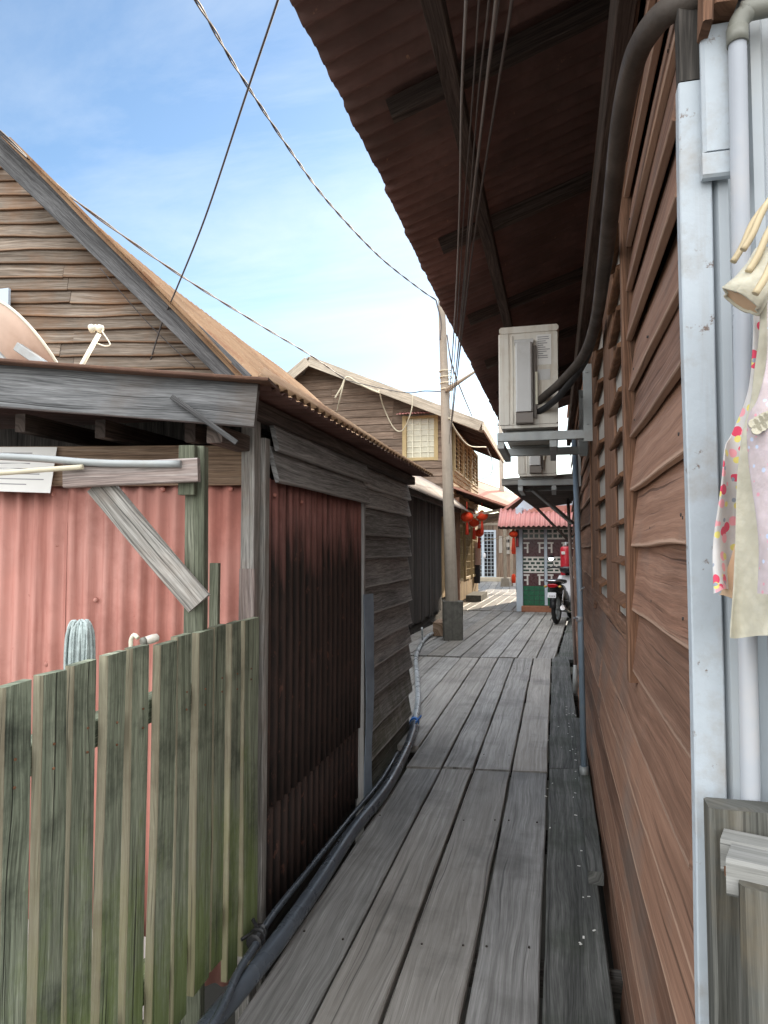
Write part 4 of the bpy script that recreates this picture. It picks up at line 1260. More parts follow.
# upper side facing the lane: louvred windows over golden boards
mb = MB()
clap(mb, (X2, YH, 0), (0, 1, 0), (1, 0, 0), lambda i, a, b: [(0, 5.6)], [2.55, 2.7, 2.85, 3.0, 3.15, 3.27], T=.02, proj=.035, wob=.006)
mb.build('side_cladding', 'clad_gold', h2)
part('side_cladding', 'clad_gold', h2, lambda q: [q.board((X2 + .0, YH + .02 + .222 * i + .1, .0), ZUP, (0, 1, 0), 2.5, .215, .02, seg=3, wob=.002) for i in range(25)])
for y0 in (16.75, 18.55, 20.35):
    w = part('window', 'yellow', h2, lambda q: (q.box((X2 - .03, y0, 3.28), (X2 + .05, y0 + .07, 4.35)), q.box((X2 - .03, y0 + 1.5, 3.28), (X2 + .05, y0 + 1.57, 4.35)),
                                                q.box((X2 - .03, y0 + .071, 3.28), (X2 + .045, y0 + 1.499, 3.34)), q.box((X2 - .03, y0 + .071, 4.29), (X2 + .045, y0 + 1.499, 4.35)), q.box((X2 - .02, y0 + .75, 3.341), (X2 + .04, y0 + .82, 4.289))))
    part('pane', 'glass_dark', w, lambda q: q.box((X2 - .05, y0 + .05, 3.3), (X2 - .032, y0 + 1.52, 4.33), ch=0))
    part('louvres', 'yellow', w, lambda q: [q.board((X2 + .005, y0 + .075, 3.40 + .11 * i), (0, 1, 0), (.7, 0, -.7), 1.42, .075, .012) for i in range(9)])
# lower side: door, grilles, lean-to roof on struts
la, lb = at(452, 489, Y=16.45), at(507, 507, Y=16.45)
part('lean_to_roof', 'pink_roof', h2, lambda q: q.prism([V((X2 + .03, 16.45, la.z + .02)), V((lb.x, 16.45, lb.z)), V((lb.x, 16.45, lb.z + .05)), V((X2 + .03, 16.45, la.z + .07))], (0, 5.6, .0)))
for y in (16.9, 18.2, 19.5, 20.8):
    part('strut', 'wood_tan', h2, lambda q: q.bar(V((X2 + .03, y, 2.1)), V((lb.x - .15, y, lb.z - .03)), .06, .05))
    part('lean_to_rafter', 'rafter', h2, lambda q: q.bar(V((X2 + .03, y + .1, la.z - .03)), V((lb.x - .03, y + .1, lb.z - .04)), .07, .05))
part('lean_to_edge', 'wood_tan', h2, lambda q: q.bar(V((lb.x + .02, 16.44, lb.z + .01)), V((lb.x + .02, 22.05, lb.z + .01)), .09, .03))
for y0 in (16.9, 18.6, 20.2):
    w = part('window', 'yellow', h2, lambda q: (q.box((X2 + .012, y0, .55), (X2 + .06, y0 + .06, 2.0)), q.box((X2 + .012, y0 + 1.1, .55), (X2 + .06, y0 + 1.16, 2.0)), q.box((X2 + .012, y0 + .061, .55), (X2 + .055, y0 + 1.099, .62)),
                                                q.box((X2 + .012, y0 + .061, 1.94), (X2 + .055, y0 + 1.099, 2.0))))
    part('pane', 'glass_dark', w, lambda q: q.box((X2 + .012, y0 + .062, .621), (X2 + .02, y0 + 1.098, 1.939), ch=0))
    part('grille', 'yellow', w, lambda q: ([q.box((X2 + .028, y0 + .06 + .15 * i, .621), (X2 + .042, y0 + .075 + .15 * i, 1.939), ch=0) for i in range(1, 7)], [q.box((X2 + .043, y0 + .062, .62 + .2 * i), (X2 + .052, y0 + 1.098, .635 + .2 * i), ch=0) for i in range(1, 7)]))
part('post', 'casing', h2, lambda q: q.box((X2 + .07, 16.5, 0), (X2 + .17, 16.62, 2.62)))
part('step', 'block', h2, lambda q: q.box((X2 + .1, 18.2, 0), (X2 + .5, 19.9, .16)))

# red lanterns under the lean-to
def lantern(c, r, label, grp):
    t = thing('lantern', label, 'lantern', c, grp)
    part('paper_body', 'lantern', t, lambda q: q.loft([[V(c) + V((r * math.cos(a) * max(.28, math.cos(p)), r * math.sin(a) * max(.28, math.cos(p)), r * .78 * math.sin(p))) * 1.0 for a, rib in
                                                         [(2 * math.pi * k / 24, k % 2) for k in range(24)]] for p in [R(d) for d in range(-75, 76, 15)]], True, False))
    part('cap', 'gold', t, lambda q: (q.lathe(V(c) + V((0, 0, r * .74)), [(0, r * .32), (.03, r * .32)], n=12), q.lathe(V(c) + V((0, 0, -r * .78)), [(0, r * .3), (.03, r * .3)], n=12)))
    part('tassel', 'tassel', t, lambda q: q.lathe(V(c) + V((0, 0, -r * .78)), [(0, .015), (-.03, .03), (-.30, .045), (-.31, .02)], n=10))
    part('string', 'tassel', t, lambda q: q.tube([V(c) + V((0, 0, r * .75)), V(c) + V((0, 0, r * .75 + .25))], .008, 5))
    return t


GL = 'red lanterns under the lean-to roof'
for (x, y, yy, r), lb_ in zip([(467, 517, 16.6, .155), (482, 516, 17.0, .15), (474, 523, 17.5, .13), (479, 533, 18.6, .13)],
                              ['red lantern hanging closest to the utility pole, leftmost of the cluster', 'red lantern at the outer right edge of the cluster under the lean-to',
                               'red lantern in the middle of the cluster, slightly lower than the front pair', 'lowest red lantern of the cluster, in front of the grille door']):
    lantern(at(x, y, Y=yy), r, lb_, GL)
cl = thing('laundry', 'pale pink cloth and dark trousers hanging at the corner below the lanterns', 'laundry', at(476, 582, Y=21))
cc = at(476, 555, Y=21.0)
part('shirt', 'skin_cloth', cl, lambda q: q.loft([[(cc.x + hw * math.cos(a), cc.y + .09 * math.sin(a), z) for a in [2 * math.pi * k / 16 for k in range(16)]] for z, hw in
                                                    [(cc.z + .38, .05), (cc.z + .33, .13), (cc.z + .2, .15), (cc.z - .1, .14), (cc.z - .3, .15)]], True, True))
part('trousers', 'trousers', cl, lambda q: q.loft([[(cc.x + hw * math.cos(a), cc.y + .08 * math.sin(a), z) for a in [2 * math.pi * k / 16 for k in range(16)]] for z, hw in
                                                     [(cc.z - .3, .13), (cc.z - .6, .13), (cc.z - .85, .12)]], True, True))
part('line', 'rope', cl, lambda q: q.tube([(X2, 21, cc.z + .5), (cc.x, 21, cc.z + .385), (-1.2, 21, cc.z + .6)], .008, 5))

# ================================================================== DARK PLANK BUILDING in front of it
db = thing('plank_building', 'dark vertical-plank building with low grey roof left of the utility pole', 'building', (-2.35, 8, 0))
XD = -2.35
part('planking', 'clad_tar', db, lambda q: [q.board((XD + random.uniform(-.008, .008), 7.6 + .165 * i + .08, .1 + random.uniform(-.03, .03)), ZUP, (random.uniform(-.08, .08), 1, 0), 2.2, .158, .022, seg=4, wob=.003) for i in range(42)])
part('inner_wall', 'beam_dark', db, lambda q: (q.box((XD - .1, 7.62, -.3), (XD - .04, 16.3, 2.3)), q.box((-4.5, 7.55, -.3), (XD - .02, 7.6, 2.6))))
part('door', 'clad_gold', db, lambda q: [q.board((XD + .008, 14.58 + .17 * i + .08, .35), ZUP, (0, 1, 0), 1.72, .164, .03, seg=3) for i in range(6)])  # added panel, its golden colour paints a sunlit patch on the planks
part('corner_board', 'casing', db, lambda q: [q.board((XD + .0, 15.65 + .18 * i + .09, .05), ZUP, (0, 1, 0), 2.2, .176, .03, seg=3) for i in range(4)])
part('roof', 'grey_roof', db, lambda q: (q.sheet((-2.0, 7.4, 2.27), (0, 1, 0), (-.62, 0, .56), 9.3, .85, wl=.12, amp=.012, nv=2, ragged=.015),
                                         q.sheet((-2.66, 7.4, 2.86), (0, 1, 0), (-1, 0, .03), 9.0, 2.0, wl=.12, amp=.012, nv=1)))
part('eave_beam', 'rafter', db, lambda q: q.bar((-2.2, 7.5, 2.28), (-2.2, 16.4, 2.28), .1, .06))

# ================================================================== UTILITY POLE, ITS BLOCK, WIRES
YP = 10.6
up_ = thing('utility_pole', 'tall weathered utility pole leaning slightly over a mossy concrete footing', 'utility pole', (at(452, 640, Z=0).x, YP, 0))
pbz = [at(452, 640, Z=0), at(450.5, 560, Y=YP), at(447, 460, Y=YP), at(444.5, 380, Y=YP), at(441.5, 300, Y=YP)]
pbz[0] = V((pbz[0].x, YP + .05, 0))
pth = smooth_path(pbz, 6)
part('shaft', 'pole', up_, lambda q: q.tube(pth, .1, 14, rs=[.108 - .054 * i / (len(pth) - 1) for i in range(len(pth))]))
bx0, bx1 = at(442, 640, Z=0), at(462, 640, Z=0)
part('footing', 'block', up_, lambda q: q.board(((bx0.x + bx1.x) / 2, YP + .02, -.02), ZUP, (1, .2, 0), at(452, 601, Y=YP).z + .02, .30, .30, seg=6, wob=.012, ch=.02))
part('lamp_arm', 'wood_tan', up_, lambda q: q.tube([at(447, 390, Y=YP - .08), at(462, 380, Y=YP - .3), at(476, 371, Y=YP - .5)], .028, 8, rs=[.04, .028, .018]))
part('binding', 'rope', up_, lambda q: [q.tube([at(445.3 + k * .5, 372 + 6 * k, Y=YP) + V((.095 * math.cos(a), .095 * math.sin(a), .012 * a / 6)) for a in [2 * math.pi * j / 14 for j in range(15)]], .009, 5) for k in range(4)])
mb = MB()
mb.board((bx0.x - .12, YP + .25, .12), (0, 1, 0), (0, 0, 1), .5, .22, .16, seg=3, wob=.01)
tag(mb.build('wooden_block', 'wood_raw'), 'short brown timber block behind the pole footing', 'block')


def wire(pts, r, label, mat='cable', grp='overhead wires', n=6, twist=0, k=8, run=0):
    pts = [V(p) for p in pts]
    if run:
        # the cable runs on past the viewer
        pts = [pts[0] + (pts[0] - pts[1]).normalized() * run, pts[0] + (pts[0] - pts[1]).normalized() * run * .5] + pts
    P = smooth_path(pts, k)
    q = MB()
    if twist:
        for ph in (0, math.pi):
            out = []
            s = 0
            for i, p in enumerate(P):
                if i:
                    s += (p - P[i - 1]).length
                a = ph + s / twist * 2 * math.pi
                out.append(p + V((math.cos(a), 0, math.sin(a))) * r * 1.1)
            q.tube(out, r, n)
    else:
        q.tube(P, r, n)
    return tag(q.build('cable', mat), label, 'cable', grp)


wire([at(x, y, Y=t) for x, y, t in ((150, -60, 2.6), (196, 0, 3.2), (240, 74, 4.1), (290, 150, 5.3), (330, 204, 6.7), (380, 257, 8.5), (420, 289, 10.0), (436, 300, 10.55))], .006, 'thick twisted cable sagging across the sky to the pole top', twist=.7, k=30, run=6)
wire([at(x, y, Y=t) for x, y, t in ((290, -40, 3.2), (278, 0, 3.5), (245, 98, 4.2), (205, 218, 5.0), (176, 290, 5.6), (163, 320, 5.8), (150, 362, 6.0))], .0075, 'single cable dropping steeply across the sky to the grey gable', run=6)
wire([at(x, y, Y=t) for x, y, t in ((-60, 80, 4.6), (0, 132, 5.0), (75, 200, 6.2), (180, 275, 8.4), (260, 325, 11), (310, 355, 13.5), (345, 379, 15.8))], .009, 'long cable running past the steep rake to the two-storey house', mat='cable_grey', twist=1.6, k=20, run=6)
wire([gp(100, 268, .28), gp(150, 325, .14), gp(195, 368, .12)], .005, 'thin wire drooping in front of the grey gable boards')
for i, (x0, x1, x2, ya, r, nm) in enumerate([(466, 459, 449, 405, .0045, 'leftmost wire of the bundle under the dark eave, pale grey'), (479, 463, 450, 418, .003, 'thin dark wire second from the left in the eave bundle'),
                                             (489, 468, 451, 424, .0032, 'thin wire in the middle of the eave bundle'), (496, 470, 450, 432, .005, 'thickest pale wire of the eave bundle'),
                                             (499, 472, 451, 436, .003, 'thin wire hugging the thickest one of the eave bundle'), (512, 476, 449, 444, .0045, 'rightmost wire of the bundle under the dark eave')]):
    wire([at(x0 + (x0 - x1) * .3, -100, Y=1.35), at(x0, 0, Y=1.62), at((x0 + x1) / 2 + (1 if i % 2 else -1), 105, Y=2.15), at(x1, 225, Y=3.1), at((x1 + x2) / 2, 330, Y=4.6), at(x2, ya, Y=YP - .12)], r, nm, mat='cable_grey' if i in (0, 3) else 'cable', grp='wires under the dark eave', run=3)
wire([at(436, 300, Y=10.5), at(441, 322, Y=10.5), at(440, 340, Y=10.47)], .012, 'short cable end curling at the pole top', grp='overhead wires')
wire([at(447, 335, Y=10.5), at(452, 365, Y=10.4), at(462, 392, Y=12), at(472, 416, Y=15.9)], .012, 'cable from the pole down to the near eave corner of the two-storey house')
wire([at(449, 418, Y=10.5), at(458, 434, Y=11.5), at(470, 446, Y=13), at(486, 447, Y=15.9)], .012, 'pale cable looping below the tan eave right of the pole', mat='rope')
wire([at(446, 392, Y=10.5), at(425, 391, Y=12), at(400, 392, Y=14), at(345, 380, Y=15.9)], .01, 'cable between the pole and the tan bargeboard')
wire([at(487, 448, Y=17), at(492, 462, Y=20), at(489, 476, Y=24), at(468, 482, Y=27)], .014, 'drooping cable between the eave and the roofs beyond')
wire([at(335, 398, Y=15.88), at(341, 388, Y=15.86), at(347, 377, Y=15.85), at(358, 383, Y=15.85), at(370, 389, Y=15.85), at(380, 393, Y=15.85)], .022, 'pale cord wound along the gable bargeboard', mat='rope', grp='pale cords on the gable')
wire([at(345, 378, Y=15.84), at(340, 398, Y=15.9), at(337, 412, Y=16.3)], .018, 'pale cord hanging straight down the gable', mat='rope', grp='pale cords on the gable')
wire([at(413, 395, Y=15.84), at(411, 412, Y=15.9), at(403, 430, Y=16.2), at(394, 428, Y=16.4), at(384, 408, Y=16.3), at(379, 390, Y=15.84)], .016, 'pale cord looping below the bargeboard by the window', mat='rope', grp='pale cords on the gable')

# ================================================================== WATER PIPES along the deck
pb_ = [(150, 1100), (205, 1030), (262, 962), (310, 896), (352, 832), (385, 790), (403, 757), (412, 735), (415, 718)]
P = [at(x, y, Z=.035) for x, y in pb_]
tk = MB()
tk.tube(smooth_path(P, 8), .031, 18)
wp = thing('water_pipe', 'thick black water pipe running along the deck edge beside the black shed', 'pipe', P[1])
tk.build('pipe', 'hdpe', wp)
part('collar', 'blue', wp, lambda q: (q.lathe(at(414.5, 722, Z=.04), [(-.02, .037), (.02, .037)], (0, 1, .1), 14), q.bar(at(416, 722, Z=.07), at(421, 716, Z=.075), .015, .012)))
P2 = [at(x, y, Z=z) for x, y, z in ((414.5, 722, .04), (418, 700, .05), (417, 675, .05), (416, 657, .05), (421, 644, .05), (428, 636, .05), (437, 631.5, .05))]
tag((lambda q: (q.tube(smooth_path(P2, 8), .026, 12), q.build('water_pipe', 'alu_pipe'))[1])(MB()), 'narrower scuffed grey pipe curving from the blue collar towards the pole footing', 'pipe')
P3 = [at(x, y, Z=z) for x, y, z in ((165, 1080, .09), (213, 1024, .09), (238, 972, .08), (256, 944, .07), (272, 916, .05), (310, 868, .03), (350, 818, .02), (380, 782, .02), (398, 752, .02))]
tp = thing('water_pipe', 'thin black water pipe with knobbed coupling alongside the thick pipe', 'pipe', P3[1])
part('pipe', 'hdpe', tp, lambda q: q.tube(smooth_path(P3, 8), .0125, 12))
cpl = at(257, 937, Z=.07)
cdr = (P3[4] - P3[3]).normalized()
part('coupling', 'black_plastic', tp, lambda q: (q.lathe(cpl, [(-.045, .018), (-.043, .026), (-.02, .028), (-.018, .021), (-.006, .021), (-.004, .03), (.006, .03), (.008, .021), (.02, .021), (.022, .028), (.045, .026), (.047, .018)], cdr, 12, smooth=False),
                                                 q.bar(cpl + V((-.02, 0, .01)), cpl + V((-.045, -.03, .0)), .012, .01), q.bar(cpl + V((0, .01, .02)), cpl + V((-.03, .03, .04)), .012, .012)))
mb = MB()
mb.tube([at(422.5, 642, Z=.03), at(422, 628, Y=9.6)], .014, 8)
tag(mb.build('pipe_stub', 'alu_pipe'), 'short upright pipe stub beside the dark plank building', 'pipe')

# ================================================================== TILED SHRINE at the lane's right
YT = 15.72


def tz(x, y, off=0.0):
    return at(x, y, Y=YT - off)


ts = thing('tiled_building', 'small tiled building with pink-red corrugated awning and bluish white pillar', 'building', (-.5, YT, 0))
L0, L1 = tz(516, 527), tz(523.3, 611)
part('pillar', 'blue_white', ts, lambda q: q.box((L0.x, YT - .12, 0), (L1.x, YT + .1, 2.3), ch=.01))
m0, m1 = tz(544.3, 560).x, tz(547.3, 560).x
part('pillar', 'blue_white', ts, lambda q: q.box((m0, YT - .06, .14), (m1, YT + .06, 2.3), ch=.008))
xa, xb = L1.x + .002, 1.3
rows = [('tile_green', 527, 539), ('tile_maroon', 539, 557), ('tile_green', 557, 572), ('tile_maroon', 572, 586), ('tile_mid', 586, 605.5)]
for mt_, ya, yb in rows:
    part('tile_band', mt_, ts, lambda q: q.box((xa, YT, tz(530, yb).z + .001), (xb, YT + .08, tz(530, ya).z + (.3 if ya == 527 else 0)), ch=0))


def grout(q):
    def hl(x0, x1, y):
        a, b = tz(x0, y), tz(x1, y)
        q.box((a.x, YT - .012, a.z - .018), (b.x, YT - .001, a.z + .018), ch=0)

    def vl(x, y0, y1):
        a, b = tz(x, y0), tz(x, y1)
        q.box((a.x - .018, YT - .0115, b.z), (a.x + .018, YT - .0015, a.z), ch=0)
    for o in (0, 24, 48):
        for y in (529, 533.5, 538.5):
            hl(523.4 + o, 544 + o, y)
        for x in (528.5, 533.7, 539):
            vl(x + o, 527, 538.5)
        for y0 in (543, 575):
            hl(523.4 + o, 529.5 + o, y0)
            hl(537.5 + o, 544 + o, y0)
            vl(527.5 + o, y0, y0 + 10)
            vl(539.5 + o, y0, y0 + 10)
            hl(524 + o, 527.3 + o, y0 + 5)
            hl(539.7 + o, 543.7 + o, y0 + 5)
        for j, y in enumerate((557.5, 561.2, 565, 568.6, 572)):
            hl(523.4 + o, 544 + o, y)
            if j < 4:
                for x in ((527, 532.5, 538), (530, 535.5, 541))[j % 2]:
                    vl(x + o, y, y + 3.7)


part('grout_lines', 'grout', ts, grout)
part('tile_joints', 'tile_green', ts, lambda q: ([q.box((tz(523.4 + 5.2 * i, 560).x - .006, YT - .006, tz(545, 605).z), (tz(523.4 + 5.2 * i, 560).x + .006, YT - .001, tz(545, 587).z), ch=0) for i in range(1, 12)],
                                                 [q.box((xa, YT - .0055, tz(545, y).z - .006), (xb, YT - .0012, tz(545, y).z + .006), ch=0) for y in (590.7, 595.5, 600.3)]))
part('step', 'brick_red', ts, lambda q: q.box((L1.x - .03, YT - .22, 0), (xb, YT - .001, tz(545, 605.8).z - .0), ch=.01))
ea, eb = at(497.5, 526.5, Y=15.05), at(600, 526, Y=15.05)
ta = at(508, 512.5, Y=15.6)
mb = MB()
mb.sheet((ea.x, 15.05, ea.z), (1, 0, 0), (0, .62, ta.z - ea.z + .02), 2.9, .86, wl=.105, amp=.018, nv=2, ragged=.005)
mb.build('awning', 'pink_awning', ts)
part('awning_shade_board', 'rafter', ts, lambda q: (q.box((ea.x + .05, 15.12, ea.z - .06), (ea.x + 2.7, 15.16, ea.z - .0), ch=.003), q.bar((ea.x + .03, 15.1, ea.z - .03), (ea.x + .03, 15.7, ta.z - .05), .05, .04)))
ga, gb, gc = at(505, 510.5, Y=15.75), at(536, 487, Y=15.75), at(600, 512, Y=15.75)
part('gable_panel', 'blue_white', ts, lambda q: q.prism([ga + V((.15, 0, -.05)), V((gc.x, 15.75, ga.z - .05)), gb], (0, .06, 0)))
part('roof', 'red_sheet', ts, lambda q: (q.prism([ga + V((-.1, 0, 0)), ga + V((-.1, 0, -.06)), gb + V((0, 0, .0)), gb + V((0, 0, .06))], (0, 3.0, 0)), q.prism([gb, gb + V((0, 0, .06)), V((gb.x + 2.6, 15.75, ga.z + .06)), V((gb.x + 2.6, 15.75, ga.z))], (0, 3.0, 0))))
part('roof_apron', 'red_sheet', ts, lambda q: q.prism([at(527, 512, Y=15.65), at(535, 506.5, Y=15.65), at(575, 505, Y=15.65), at(575, 513, Y=15.65)], (0, .05, 0)))
part('back_walls', 'blue_white', ts, lambda q: (q.box((L0.x + .02, YT + .11, 0), (L0.x + .1, 18.6, 2.3)), q.box((L0.x + .11, 18.5, 0), (1.7, 18.6, 2.3)), q.box((1.32, YT, 0), (1.7, 18.4, 2.3))))
lantern(at(513.5, 534, Y=15.3), .095, 'single red lantern at the corner of the pink-red awning', 'red lanterns by the tiled building')
eb_ = thing('door_ornament', 'dark red plaque below the lantern on the bluish white pillar', 'ornament', tz(518, 545, .13))
part('plaque', 'tile_maroon', eb_, lambda q: q.box((tz(516.3, 560).x, YT - .145, tz(545, 547).z), (tz(519.5, 560).x, YT - .121, tz(545, 530).z)))
part('strip', 'red_paint', eb_, lambda q: q.box((tz(516.8, 560).x, YT - .150, tz(545, 546).z), (tz(518.8, 560).x, YT - .1451, tz(545, 538).z)))

# red cabinet on a white base near the motorcycle
cb = thing('red_cylinder', 'tall red metal cylinder standing on a white box behind the motorcycle', 'cylinder', at(566, 610, Y=14.6) * 1.0)
cx0, cx1, ct, cm = at(560.5, 565, Y=14.6).x, at(571.5, 565, Y=14.6).x, at(566, 546.5, Y=14.6).z, at(566, 584, Y=14.6).z
cxm, cr = (cx0 + cx1) / 2, (cx1 - cx0) / 2
part('tank', 'red_paint', cb, lambda q: q.lathe((cxm, 14.6, cm), [(0, cr * .95), (.02, cr), (ct - cm - .05, cr), (ct - cm - .01, cr * .85), (ct - cm, cr * .5)], n=24))
part('valve', 'steel', cb, lambda q: (q.lathe((cxm, 14.6, ct), [(-.005, .03), (.05, .03), (.055, .02), (.09, .02)], n=10), q.bar((cxm, 14.6, ct + .07), (cxm + .09, 14.56, ct + .08), .02, .02)))
part('tag', 'paper', cb, lambda q: q.box((cx0 + .02, 14.6 - cr - .004, ct - .16), (cx0 + .09, 14.6 - cr * .8, ct - .1), ch=0))
part('base_box', 'white_gloss', cb, lambda q: q.box((cx0 - .02, 14.5, .0), (cx1 + .03, 14.75, cm - .001), ch=.01))
# ================================================================== MOTORCYCLE
BO = V((-.05, 12.95, 0))
BA = R(-13)


def bl(f, s, z):
    return BO + V((-math.sin(BA) * f + math.cos(BA) * s, math.cos(BA) * f + math.sin(BA) * s, z))


BS = V((math.cos(BA), math.sin(BA), 0))
BF = V((-math.sin(BA), math.cos(BA), 0))
mo = thing('motorcycle', 'dark underbone motorcycle parked facing away beside the red cylinder', 'motorcycle', BO)


def wheel(q, f, r=.285, w=.04):
    q.loft([[bl(f, 0, r) + (BF * math.cos(a) + ZUP * math.sin(a)) * (r - .04 + .04 * math.cos(b)) + BS * (w * math.sin(b)) for b in [2 * math.pi * j / 10 for j in range(10)]]
            for a in [2 * math.pi * k / 32 for k in range(33)]], False, True)


def rim(q, f, r=.285):
    q.loft([[bl(f, 0, r) + (BF * math.cos(a) + ZUP * math.sin(a)) * (r - .075 + .012 * math.cos(b)) + BS * (.03 * math.sin(b)) for b in [2 * math.pi * j / 8 for j in range(8)]]
            for a in [2 * math.pi * k / 28 for k in range(29)]], False, True)
    for k in range(6):
        a = math.pi * k / 3
        d = BF * math.cos(a) + ZUP * math.sin(a)
        q.bar(bl(f, 0, r) + d * .02, bl(f, 0, r) + d * (r - .07), .02, .015, up=BS)
    q.lathe(bl(f, -.05, r), [(0, .04), (.1, .04)], BS, 14)


for f, lb_ in ((.28, 0), (1.5, 0)):
    wh = part('wheel', 'rubber', mo, lambda q: wheel(q, f))
    part('rim', 'steel', wh, lambda q: rim(q, f))


def sec(f, z, hw, hh, n=14):
    return [bl(f, hw * math.copysign(abs(math.cos(a)) ** .8, math.cos(a)), z + hh * math.copysign(abs(math.sin(a)) ** .8, math.sin(a))) for a in [2 * math.pi * k / n for k in range(n)]]


part('body', 'black_plastic', mo, lambda q: (q.loft([sec(.02, .70, .05, .04), sec(.12, .66, .10, .08), (sec(.4, .62, .12, .12)), sec(.7, .56, .1, .14), sec(.9, .42, .07, .13), sec(1.1, .42, .06, .1), sec(1.2, .62, .06, .1), sec(1.28, .85, .05, .06)], True, True),
                                             q.loft([sec(.6, .32, .12, .1), sec(.75, .3, .14, .12), sec(.95, .32, .1, .1)], True, True)))
part('seat', 'rubber', mo, lambda q: q.loft([sec(.0, .79, .07, .03), sec(.1, .79, .115, .045), sec(.45, .775, .12, .05), sec(.75, .76, .1, .045), sec(.85, .75, .05, .03)], True, True))
part('tail_light', 'tail_red', mo, lambda q: q.loft([sec(-.055, .715, .07, .025), sec(-.03, .715, .095, .035), sec(.03, .715, .1, .04)], True, True))
part('indicator', 'gold', mo, lambda q: q.ball(bl(-.0, -.13, .70), .03, .03, .022))
part('indicator', 'gold', mo, lambda q: q.ball(bl(-.0, .13, .70), .03, .03, .022))
part('rear_mudguard', 'black_plastic', mo, lambda q: q.loft([[bl(.28, 0, .285) + (BF * -math.cos(a) + ZUP * math.sin(a)) * rr + BS * ss for rr, ss in ((.31, -.06), (.33, 0), (.31, .06), (.3, .06), (.315, 0), (.3, -.06))] for a in [R(d) for d in range(5, 120, 12)]], True, True))
part('number_plate', 'white_gloss', mo, lambda q: q.board(bl(-.075, -.075, .55), BS, ZUP * .95 + BF * .3, .15, .10, .006))
part('plate_marks', 'ink', mo, lambda q: [q.board(bl(-.0785 + (.01 if zz_ > .56 else -.006), -.05 + .03 * i, zz_), BS, ZUP * .95 + BF * .3, .018, .028, .003, ch=0) for i in range(4) for zz_ in (.532, .572)])
part('leg_shield', 'white_gloss', mo, lambda q: q.loft([[bl(f, s, z) for s, f in ((-w_, f0), (-w_ * .5, f0 + .05), (w_ * .5, f0 + .05), (w_, f0), (w_, f0 + .02), (w_ * .5, f0 + .07), (-w_ * .5, f0 + .07), (-w_, f0 + .02))] for z, w_, f0 in
                                                      ((.35, .12, 1.0), (.5, .19, 1.05), (.7, .21, 1.12), (.86, .15, 1.2))], True, True))
part('headlight_cowl', 'black_plastic', mo, lambda q: q.loft([sec(1.05, .98, .05, .03), sec(1.14, .98, .13, .06), sec(1.25, .96, .13, .07), sec(1.34, .94, .08, .05)], True, True))
part('headlight', 'mirror', mo, lambda q: q.ball(bl(1.34, 0, .94), .06, .03, .05))
hb = part('handlebar', 'black_plastic', mo, lambda q: q.tube(smooth_path([bl(1.0, -.34, 1.0), bl(1.08, -.22, 1.02), bl(1.14, 0, 1.0), bl(1.08, .22, 1.02), bl(1.0, .34, 1.0)], 5), .016, 10))
for s in (-1, 1):
    mi = part('mirror_stalk', 'black_plastic', mo, lambda q: (q.tube(smooth_path([bl(1.08, .22 * s, 1.02), bl(1.08, .25 * s, 1.12), bl(1.05, .27 * s, 1.17)], 4), .007, 8), q.lathe(bl(1.055, .27 * s, 1.2), [(0, .062), (.02, .058), (.03, .03)], BF, 18)))
    part('mirror_glass', 'mirror', mi, lambda q: q.lathe(bl(1.054, .27 * s, 1.2), [(0, .056), (.0015, .056)], -BF + V((0, 0, .28)), 18))
part('fork', 'steel', mo, lambda q: (q.tube([bl(1.5, -.075, .285), bl(1.27, -.07, .86)], .022, 10), q.tube([bl(1.5, .075, .285), bl(1.27, .07, .86)], .022, 10)))
part('front_mudguard', 'black_plastic', mo, lambda q: q.loft([[bl(1.5, 0, .285) + (BF * -math.cos(a) + ZUP * math.sin(a)) * rr + BS * ss for rr, ss in ((.305, -.055), (.325, 0), (.305, .055), (.295, .055), (.31, 0), (.295, -.055))] for a in [R(d) for d in range(0, 150, 12)]], True, True))
part('swing_arm', 'steel', mo, lambda q: (q.bar(bl(.28, -.08, .285), bl(.75, -.08, .32), .04, .025), q.bar(bl(.28, .08, .285), bl(.75, .08, .32), .04, .025)))
part('shock_absorber', 'chrome', mo, lambda q: (q.tube([bl(.28, -.1, .3), bl(.36, -.11, .62)], .022, 10), q.tube([bl(.28, .1, .3), bl(.36, .11, .62)], .022, 10)))
part('exhaust', 'chrome', mo, lambda q: q.tube([bl(.95, .13, .2), bl(.6, .15, .2), bl(.45, .15, .24), bl(.05, .16, .32)], .03, 12, rs=[.016, .018, .04, .045]))
part('side_stand', 'steel', mo, lambda q: q.tube([bl(.72, -.1, .24), bl(.78, -.24, .005)], .01, 8))
part('grab_rail', 'chrome', mo, lambda q: q.tube(smooth_path([bl(.3, -.13, .76), bl(-.02, -.12, .8), bl(-.08, 0, .81), bl(-.02, .12, .8), bl(.3, .13, .76)], 5), .01, 8))

